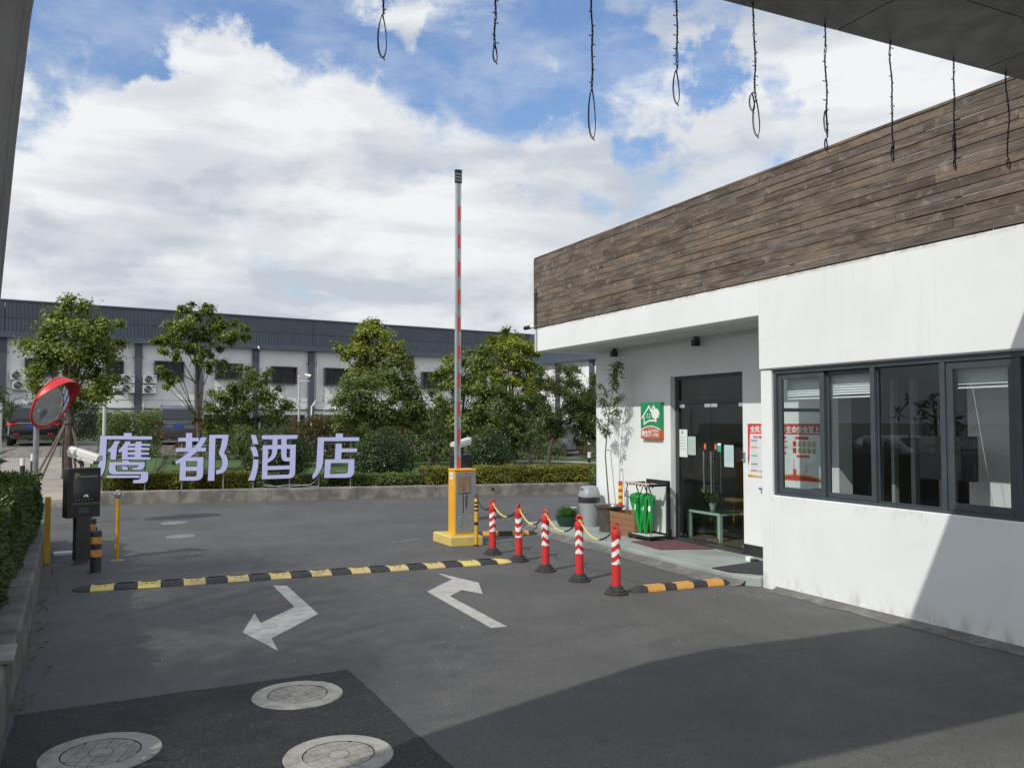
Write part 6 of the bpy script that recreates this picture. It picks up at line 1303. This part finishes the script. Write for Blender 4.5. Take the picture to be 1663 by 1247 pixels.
# ------------------------------------------------------------------ trees and shrubs
def tree(name, x, ybase, Y, ells, nleaf, lsz, leaf, label, cat='tree', group=None, tr=.09, gbase=None, clump=.46, seed=1, asp=.5, forks=14, droop=None, lean=0, dens=1., stake=False, stems=1, per=None, dead=None):
    """ells: crown lobes as (px, py, rx, ry) seen from the gate, turned into real ellipsoids around the tree's own distance"""
    rr = random.Random(seed); nleaf = int(nleaf * 1.75); nr = np.random.RandomState(seed); B0 = at(x, ybase, Y); g0 = gz(B0.x, B0.y) if gbase is None else gbase
    T_ = thing(name, (B0.x, B0.y, g0), label, cat, group); k = mpp(B0); pts = []; cents = []
    vol = sum(e[2] * e[3] for e in ells)
    for ei, (ex, ey, rx, ry) in enumerate(ells):
        C_ = at(ex, ey, Y + (rr.uniform(-.25, .25) if ei else 0)); RX, RZ = rx * k, ry * k; RY = (RX + RZ) / 2 * .95
        share = rx * ry / vol; nc = max(4, int(per * share if per else 70 * share)); m = int(nleaf * share / nc)
        for _ in range(nc):
            d = Vector((nr.normal(), nr.normal(), nr.normal())).normalized(); kk = rr.uniform(.35, 1) ** .6; c = Vector((C_.x + d.x * RX * kk, C_.y + d.y * RY * kk, C_.z + d.z * RZ * kk)); cents.append(c)
            s_ = clump * rr.uniform(.6, 1.15) * min(1, max(.45, min(RX, RZ) / .9)); dd = nr.normal(0, 1, (m, 3)); dd /= np.linalg.norm(dd, axis=1)[:, None]; rad_ = np.minimum(np.abs(nr.normal(0, .62, (m, 1))), 1.55)
            p = np.array(c) + dd * rad_ * s_ * np.array([1.1, 1.1, .72]); o = dd * .6 + np.array(d) * .6 + np.array([0, 0, .25]); pts.append(np.hstack([p, o]))
    allp = np.vstack(pts); allp = allp[allp[:, 2] > g0 + .04]
    leafcloud('crown', leaf, T_, allp, lsz, asp, seed=seed, droop=droop)
    q = MB(); top = max(c.z for c in cents); cx = sum(c.x for c in cents) / len(cents); cy_ = sum(c.y for c in cents) / len(cents)
    for s_ in range(stems):
        bx_ = B0.x + (rr.uniform(-.18, .18) if stems > 1 else 0); by_ = B0.y + (rr.uniform(-.18, .18) if stems > 1 else 0)
        hT = g0 + (top - g0) * (.78 if stems == 1 else rr.uniform(.55, .85)); tx, ty = (cx if stems == 1 else cx + rr.uniform(-.5, .5)), (cy_ if stems == 1 else cy_ + rr.uniform(-.4, .4))
        spine = [Vector((bx_ + (tx - bx_) * (t ** 1.5) + .04 * math.sin(t * 7 + seed), by_ + (ty - by_) * (t ** 1.5) + .03 * math.sin(t * 5 + seed), g0 - .05 + (hT - g0 + .05) * t)) for t in (0, .05, .2, .4, .6, .8, 1)]
        q.tube(spine, [tr * 1.35, tr, tr * .88, tr * .75, tr * .55, tr * .35, tr * .15], 9)
        cs = sorted(cents, key=lambda c: rr.random())[:max(2, forks // stems)]
        for c in cs:
            t = rr.uniform(.40, .9); i = t * 6; a = spine[int(i)].lerp(spine[min(6, int(i) + 1)], i - int(i))
            if a.z > c.z - .05: a = spine[2].lerp(spine[3], rr.random())
            mid = a.lerp(c, .5) + Vector((rr.uniform(-.08, .08), rr.uniform(-.08, .08), .10)); q.tube([a, mid, c], [tr * .24, tr * .14, tr * .05], 5)
    q.build('trunk', BARK, T_, smooth=True)
    if stake:
        for (dx, dy) in ((-.75, -.25), (-.60, -.35), (.45, -.35), (.2, .6)):
            q = MB(); q.tube([(B0.x + dx, B0.y + dy, g0 - .05), (B0.x + dx * .08, B0.y + dy * .08, g0 + 1.45)], .03, 6); q.build('stake', TWIG, T_)
        q = MB(); q.ring((B0.x, B0.y, g0 + 1.40), .13, .02, (0, 0, 1), 10, 5); q.build('tie', BLK, T_)
    return T_
tree('camphor_tree', 110, 757, 24.6, [(112, 560, 46, 62), (65, 575, 30, 36), (158, 560, 40, 42), (118, 512, 36, 32), (72, 622, 26, 34), (150, 620, 40, 36), (178, 530, 22, 26), (110, 640, 42, 24), (120, 492, 18, 12)], 15000, .105, LCAM, 'big rounded camphor tree with a staked trunk behind the round traffic mirror', tr=.13, seed=3, stake=True, per=95, forks=18)
tree('camphor_tree', 322, 752, 29, [(320, 522, 42, 28), (282, 543, 38, 22), (365, 535, 38, 22), (268, 560, 26, 16), (340, 560, 42, 20), (300, 575, 34, 16), (352, 596, 28, 14), (262, 606, 20, 9), (286, 622, 22, 10), (388, 550, 20, 12), (330, 502, 24, 12)], 9500, .11, LCAM, 'airy camphor tree with layered open crown rising behind the letter 都', tr=.09, seed=7, per=150, clump=.30, forks=22)
tree('broadleaf_tree', 405, 752, 26, [(400, 640, 55, 34), (368, 655, 34, 30), (448, 660, 32, 28), (415, 610, 34, 20), (350, 690, 26, 24), (430, 695, 48, 24)], 9500, .095, LMID, 'mid-height bushy green tree behind the letters 都 and 酒', tr=.05, seed=9, stems=4, per=90)
tree('camphor_tree', 602, 752, 28.2, [(603, 552, 36, 32), (580, 580, 26, 24), (632, 575, 30, 28), (610, 535, 26, 18), (655, 590, 20, 18), (560, 565, 14, 12), (600, 610, 40, 26)], 9000, .115, LYEL, 'yellow-green topped tree standing above the darker tree behind the letter 店', tr=.09, seed=12, per=80)
tree('osmanthus_tree', 618, 752, 25, [(620, 640, 62, 48), (570, 650, 34, 36), (665, 645, 32, 42), (640, 600, 34, 26), (560, 690, 30, 28), (610, 690, 50, 30), (680, 690, 34, 34), (560, 625, 18, 16)], 15000, .095, LMID, 'dense dark green tree behind the letter 店 and the clipped round bush', tr=.05, seed=14, stems=5, per=120, forks=24)
tree('camphor_tree', 750, 752, 25.2, [(748, 600, 38, 32), (725, 640, 26, 34), (775, 640, 36, 34), (740, 690, 30, 34), (712, 610, 12, 12), (790, 580, 22, 22)], 9500, .10, LCAM, 'green tree directly behind the raised barrier boom', tr=.06, seed=17, stems=3, per=90)
tree('camphor_tree', 832, 752, 27, [(830, 570, 40, 28), (800, 600, 28, 30), (855, 605, 28, 26), (822, 545, 28, 14), (862, 575, 20, 14), (835, 635, 44, 26), (872, 632, 14, 16), (795, 555, 18, 12)], 11000, .115, LYEL, 'tallest tree with yellowing leaves between the boom and the porch corner', tr=.09, seed=19, per=90)
tree('osmanthus_tree', 815, 752, 24.3, [(810, 660, 44, 40), (775, 690, 28, 34), (850, 670, 34, 38), (830, 710, 44, 24), (870, 650, 16, 26)], 10500, .09, LMID, 'dark leafy tree behind the clipped round bush right of the boom', tr=.045, seed=23, stems=5, per=95, forks=22)
tree('willow_leaved_tree', 888, 752, 23.6, [(905, 655, 34, 42), (940, 650, 30, 46), (965, 665, 26, 50), (920, 610, 26, 18), (950, 690, 32, 34), (895, 695, 24, 26), (975, 620, 18, 22), (885, 625, 16, 22)], 15000, .13, LBAM, 'fine-leaved willow-like tree against the porch corner', tr=.08, seed=27, per=140, asp=.2, droop=.35)
tree('slender_shrub', 708, 770, 22.6, [(705, 690, 20, 26), (722, 720, 16, 28), (692, 725, 14, 26), (712, 660, 14, 16)], 2600, .07, LMID, 'thin many-stemmed shrub rising from the low hedge left of the boom', cat='shrub', tr=.018, seed=31, stems=8, per=45, clump=.22, forks=26)
tree('slender_shrub', 862, 768, 22.6, [(868, 700, 16, 24), (852, 722, 12, 22), (880, 725, 14, 24), (838, 690, 10, 18)], 1500, .07, LMID, 'thin many-stemmed shrub between the round bush and the willow-like tree', cat='shrub', tr=.018, seed=33, stems=7, per=32, clump=.2, forks=20)
tree('slender_shrub', 250, 770, 23.5, [(262, 700, 18, 18), (300, 715, 18, 20), (318, 690, 14, 22), (282, 735, 16, 18)], 900, .06, LRED, 'sparse twiggy shrub between the letters 鹰 and 都', cat='shrub', tr=.014, seed=35, stems=6, per=26, clump=.2, forks=22)
# clipped round bushes
def bush(x, y, rx, ry, Y, n, label, leaf=LDARK, sz=.075, seed=1, cat='bush', red=False):
    C_ = at(x, y, Y); k = mpp(C_); g0 = gz(C_.x, C_.y); T_ = thing('round_bush', (C_.x, C_.y, g0), label, cat, 'clipped round bushes'); R1, R2 = rx * k, ry * k
    nr = np.random.RandomState(seed); d = nr.normal(0, 1, (n, 3)); d /= np.linalg.norm(d, axis=1)[:, None]; f = np.array([1 + .14 * noise.noise(Vector(v) * 2.1 + Vector((seed, 0, 0))) + .10 * noise.noise(Vector(v) * 6 + Vector((seed, 4, 0))) for v in d])[:, None]
    p = d * f * nr.uniform(.80, 1.02, (n, 1)) * np.array([R1, R1, R2]) + np.array(C_); a = np.hstack([p, d]); a = a[a[:, 2] > g0 + .03]; leafcloud('foliage', leaf, T_, a, sz, .42, seed=seed)
    q = MB()
    rr = random.Random(seed)
    for i in range(9):
        e = Vector((rr.uniform(-.7, .7) * R1, rr.uniform(-.7, .7) * R1, rr.uniform(.1, .6) * R2)); q.tube([(C_.x + e.x * .1, C_.y + e.y * .1, g0 - .02), tuple(C_ + e)], [.025, .008], 6)
    q.build('stems', BARK, T_)
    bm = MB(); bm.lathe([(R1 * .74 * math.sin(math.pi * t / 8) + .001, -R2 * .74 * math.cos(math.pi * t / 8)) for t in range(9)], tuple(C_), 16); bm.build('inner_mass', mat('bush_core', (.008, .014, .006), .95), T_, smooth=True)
bush(452, 742, 54, 50, 22.0, 7000, 'round dark bush with reddish tips behind the letter 酒', seed=41)
bush(622, 746, 50, 48, 21.5, 7500, 'broad round dark green bush between the letter 店 and the boom', seed=43)
bush(796, 742, 38, 46, 20.8, 6000, 'round dark green bush right behind the barrier cabinet', seed=47)
bush(400, 715, 22, 26, 24.5, 2500, 'small leafy green bush left of the letter 酒', leaf=LMID, seed=49)
for s_, (x, y, n) in enumerate(((470, 700, 260), (640, 698, 200))):
    C_ = at(x, y, 21.9); o = leafcloud('red_tips', LRED, None, blob(tuple(C_), (.5, .3, .10), n, 60 + s_), .07, .4, seed=60 + s_); tag(o, 'reddish young shoots on top of the ' + ('bush behind the letter 酒' if not s_ else 'broad bush behind the letter 店'), 'shoots')
# taller mixed hedging behind the letters and behind the cars
def band(name, x0, x1, yt, Y, zb_, n, leaf, sz, label, seed, thick=.5, var=.25, asp=.5, clumps=0, z_top=None):
    A_, B_ = at(x0, yt, Y), at(x1, yt, Y); nr = np.random.RandomState(seed); T_ = thing(name, ((A_.x + B_.x) / 2, Y, zb_), label, 'hedge'); zt_ = z_top or A_.z
    u = nr.uniform(0, 1, n); hgt = np.array([zt_ * (1 - uu) + (z_top or B_.z) * uu + var * noise.noise(Vector((uu * (B_.x - A_.x) * 1.4, seed, 0))) + var * .5 * noise.noise(Vector((uu * (B_.x - A_.x) * 4, seed, 3))) for uu in u])
    z = zb_ + (hgt - zb_) * nr.uniform(.0, 1, n) ** .8; x = A_.x + (B_.x - A_.x) * u; yy = Y + nr.uniform(-thick, thick, n)
    o = np.stack([nr.normal(0, .3, n), -np.ones(n) * .6, nr.uniform(0, .8, n)], 1); leafcloud('foliage', leaf, T_, np.hstack([np.stack([x, yy, z], 1), o]), sz, asp, seed=seed)
    q = MB(); rr = random.Random(seed)
    for k in range(int((B_.x - A_.x) * 5)):
        xx = rr.uniform(A_.x, B_.x); q.tube([(xx, Y + rr.uniform(-.2, .2), zb_ - .1), (xx + rr.uniform(-.15, .15), Y, zb_ + (zt_ - zb_) * .8)], [.018, .006], 5)
    q.build('stems', BARK, T_); return T_
band('tall_hedge', 160, 262, 668, 33.2, .45, 5200, LMID, .10, 'tall mixed shrub hedge behind the letter 鹰 and the white camera pole', 51)
band('tall_hedge', 330, 470, 690, 31.0, .45, 5500, LMID, .10, 'shrub hedge behind the gap between the letters 都 and 酒', 52, .4)
band('tall_hedge', 472, 600, 676, 29.0, .42, 7500, LRED, .10, 'tall shrub hedge with reddish leaves behind the letters 酒 and 店', 53, .4)
band('tall_hedge', 590, 790, 668, 27.6, .38, 9500, LMID, .10, 'tall shadowy hedge behind the broad round bush and the boom', 54, .5)
band('tall_hedge', 780, 912, 672, 27.2, .3, 6000, LMID, .10, 'shadowy hedge behind the trees right of the boom', 55, .5)
band('tall_hedge', -40, 160, 655, 46.5, .8, 8000, LDARK, .13, 'dark hedge behind the black parked car, against the far building', 56, .5)
band('tall_hedge', 225, 330, 668, 46.5, .8, 4500, LDARK, .12, 'dark hedge against the far building behind the dark grey car', 57, .5)
band('low_border', -40, 150, 717, 45.6, .8, 3500, LMID, .08, 'low green border behind the black parked car', 58, .3, .08)
band('red_shrub', 942, 985, 712, 30.5, .0, 1500, LRED, .09, 'reddish shrub beside the dark car near the porch corner', 59, .4, .1)
# low clipped hedges on top of the kerb wall
def lowhedge(u0, u1, k0, k1, zt_, n, leaf, label, seed, gold=0):
    nr = np.random.RandomState(seed); T_ = thing('low_hedge', skp((u0 + u1) / 2, k0, .25), label, 'hedge', 'low clipped hedges on the kerb wall'); pts = []
    for i in range(n):
        u = nr.uniform(u0, u1); face = nr.rand(); h = zt_ + .05 * noise.noise(Vector((u * 2.2, seed, 0))) + .035 * noise.noise(Vector((u * 7, seed, 0)))
        if face < .5: k = nr.uniform(k0, k1); z = h - .05 * nr.rand(); nn = (0, 0, 1)
        else: z = .27 + (h - .27) * nr.rand() ** .7; k = k0 + .10 * nr.rand() + .05 * noise.noise(Vector((u * 3, z * 6, seed))); nn = (0, -1, .2)
        p = skp(u, k, z); pts.append((p.x, p.y, p.z, *nn))
    leafcloud('foliage', leaf, T_, pts, .055, .5, seed=seed)
    q = MB()
    for a_, b2 in ((u0, u1),):
        vs = [skp(a_, k0 + .12, .2), skp(b2, k0 + .12, .2), skp(b2, k1 - .05, .2), skp(a_, k1 - .05, .2), skp(a_, k0 + .14, zt_ - .08), skp(b2, k0 + .14, zt_ - .08), skp(b2, k1 - .05, zt_ - .08), skp(a_, k1 - .05, zt_ - .08)]
        q.add(vs, [(0, 1, 5, 4), (1, 2, 6, 5), (2, 3, 7, 6), (3, 0, 4, 7), (4, 5, 6, 7)])
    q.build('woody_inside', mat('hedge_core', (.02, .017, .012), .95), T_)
lowhedge(-.2, 3.05, .45, 1.5, .60, 9000, LGOLD, 'low yellow-green hedge behind the letters 鹰 and 都', 71)
lowhedge(3.1, 6.9, .45, 1.4, .52, 8000, LMID, 'low dark hedge behind the letters 酒 and 店', 72)
lowhedge(6.95, 12.4, .30, 1.6, .66, 17000, LGOLD, 'low yellow-green clipped hedge from the round bush to the porch corner', 73)
C_ = at(966, 785, 17.9); T_ = thing('climbing_shrub', (C_.x, C_.y, .2), 'small dark shrub spilling over the kerb wall at the porch corner', 'shrub'); leafcloud('foliage', LMID, T_, blob((C_.x + .12, C_.y, .42), (.30, .25, .42), 1500, 81), .06, .5, seed=81)

# clipped hedge in the planter, near left
def nearhedge():
    T_ = thing('clipped_hedge', (-1.6, 9, .26), 'clipped dark glossy hedge filling the planter at the left edge', 'hedge'); nr = np.random.RandomState(91); pts = []
    def top(y): return 1.02 + .03 * math.sin(y * 1.3) + .05 * noise.noise(Vector((y * 1.2, 0, 5)))
    for i in range(5200):
        y = 4.3 + 9.3 * nr.rand(); side = nr.rand()
        xe = -.75 - .008 * (y - 4.5) + .05 * noise.noise(Vector((y * 1.6, 1, 1)))
        if side < .55: z = .30 + (top(y) - .30) * nr.rand(); x = xe - .12 * abs(z - .6) + .05 * noise.noise(Vector((y * 3, z * 4, 0))); d = Vector((1, -.25, .35))
        elif side < .92: x = xe - 1.9 * nr.rand() ** 1.2; z = top(y) + .06 * noise.noise(Vector((x * 3, y * 3, 2))); d = Vector((.1, -.1, 1))
        else: y = 13.6; x = -.95 - 1.6 * nr.rand(); z = .3 + .72 * nr.rand(); d = Vector((0, 1, .2))
        c = Vector((x, y, z)); d = (d + Vector(nr.normal(0, .35, 3))).normalized(); n_l = 7
        u = d.orthogonal().normalized(); v = d.cross(u)
        for k in range(n_l):
            a = 2 * math.pi * k / n_l + nr.rand(); e = (u * math.cos(a) + v * math.sin(a)); pts.append((c + e * .012, (e * .85 + d * nr.uniform(.25, .9)).normalized(), d))
    n = len(pts); vs = np.empty((n, 6, 3)); s = nr.uniform(.065, .115, n)
    for i, (c, ln, d) in enumerate(pts):
        sd = ln.cross(d).normalized(); up_ = sd.cross(ln); w = s[i] * .17; tip = c + ln * s[i] - up_ * s[i] * .12
        vs[i] = [c, c + ln * s[i] * .4 + sd * w + up_ * w * .3, c + ln * s[i] * .75 + sd * w * .75 + up_ * w * .15, tip, c + ln * s[i] * .75 - sd * w * .75 + up_ * w * .15, c + ln * s[i] * .4 - sd * w + up_ * w * .3]
    me = bpy.data.meshes.new('foliage'); me.vertices.add(6 * n); me.vertices.foreach_set('co', (vs - np.array([-1.6, 9, .26])).ravel())
    me.loops.add(12 * n); me.loops.foreach_set('vertex_index', (np.arange(n)[:, None] * 6 + np.array([0, 1, 2, 0, 2, 3, 0, 3, 4, 0, 4, 5])).ravel()); me.polygons.add(4 * n)
    me.polygons.foreach_set('loop_start', np.arange(4 * n) * 3); me.polygons.foreach_set('loop_total', np.full(4 * n, 3)); me.update(calc_edges=True); me.materials.append(LHEDGE)
    o = bpy.data.objects.new('foliage', me); COL.objects.link(o); o.parent = T_; o['kind'] = 'stuff'
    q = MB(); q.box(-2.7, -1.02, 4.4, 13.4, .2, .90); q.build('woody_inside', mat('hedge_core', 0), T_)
nearhedge()
# broad-leaved young tree at the left edge, rising from the hedge
T_ = thing('young_tree', (-1.5, 11.2, .26), 'young large-leaved tree poking in at the left edge above the hedge', 'tree'); pts = []; rr = random.Random(6)
q = MB(); q.tube([(-1.5, 11.2, .2), (-1.5, 11.2, 1.2), (-1.4, 11.2, 2.3)], [.035, .03, .012], 8)
for k in range(34):
    a = Vector((-1.47, 11.2, rr.uniform(1.0, 2.0))); e = a + Vector((rr.uniform(-.5, .62), rr.uniform(-.5, .5), rr.uniform(.1, .4))); q.tube([a, e], [.009, .004], 5)
    if e.x < -1.04:
        for j in range(9): d_ = Vector((rr.uniform(-1, 1), rr.uniform(-1, 1), rr.uniform(-.4, .8))).normalized(); pts.append((*(e + d_ * .03), *d_))
q.build('trunk', TWIG, T_); leafcloud('crown', LDARK, T_, pts, .19, .28, seed=6, droop=.15)
# unseen trees added left of the view as stand-ins, to shade the lane
SHADE = [(-6.9, 4.9, 6.5, 2.2), (-6.9, 7.3, 6.5, 2.0), (-7.0, 2.6, 6.5, 2.1)]
for i, (x, y, z, r) in enumerate(SHADE):
    T_ = thing('added_shade_tree', (x - 1, y, 0), ['tall unseen tree left of the planter, added to shade the lane', 'tall unseen tree furthest from the canopy, added to shade the lane', 'tall unseen tree nearest the canopy, added to shade the lane'][i], 'tree', 'unseen trees added to shade the lane')
    leafcloud('crown', LMID, T_, blob((x - .6, y, z + 1.9), (r * .75, r * .85, r * .85), 9500, 100 + i, .1), .065, .5, seed=100 + i); q = MB(); q.tube([(x - 1, y, 0), (x - .8, y, 3.5), (x - .6, y, z + 2.2)], [.16, .12, .04], 10)
    rr = random.Random(i)
    for k in range(10): q.tube([(x - .7, y, z - .4 + .2 * k), (x - .6 + rr.uniform(-1.2, 1.2), y + rr.uniform(-1.2, 1.2), z + 1.6 + rr.uniform(-.6, 1.4))], [.05, .015], 6)
    q.build('trunk', BARK, T_)
# litter of small pale stones and leaves on the road
nr = np.random.RandomState(8); q = MB()
for i in range(170):
    x, y = nr.uniform(-.3, 6.2), nr.uniform(4.2, 12); s = nr.uniform(.004, .011)
    q.add([(x - s, y, .001), (x, y - s * .7, .001), (x + s, y + s * .2, .001), (x, y + s, .001), (x, y, .001 + s * .6)], [(0, 1, 4), (1, 2, 4), (2, 3, 4), (3, 0, 4)])
stn = q.build('pebbles', CONC2); tag(stn, 'scattered pale grit on the asphalt', 'grit', kind='stuff')
nr = np.random.RandomState(18); pts = []
for i in range(90):
    y = nr.uniform(6, 12.6); x = -.50 - .03 * (y - 7) / 2 + abs(nr.normal(0, .06)) + .01; pts.append((x, y, .012, 0, 0, 1))
o = leafcloud('fallen_leaves', LRED, None, pts, .05, .5, seed=18, up=1); tag(o, 'dry leaves gathered along the foot of the planter wall', 'leaves', kind='stuff')
# tail lamp lit on the hidden car
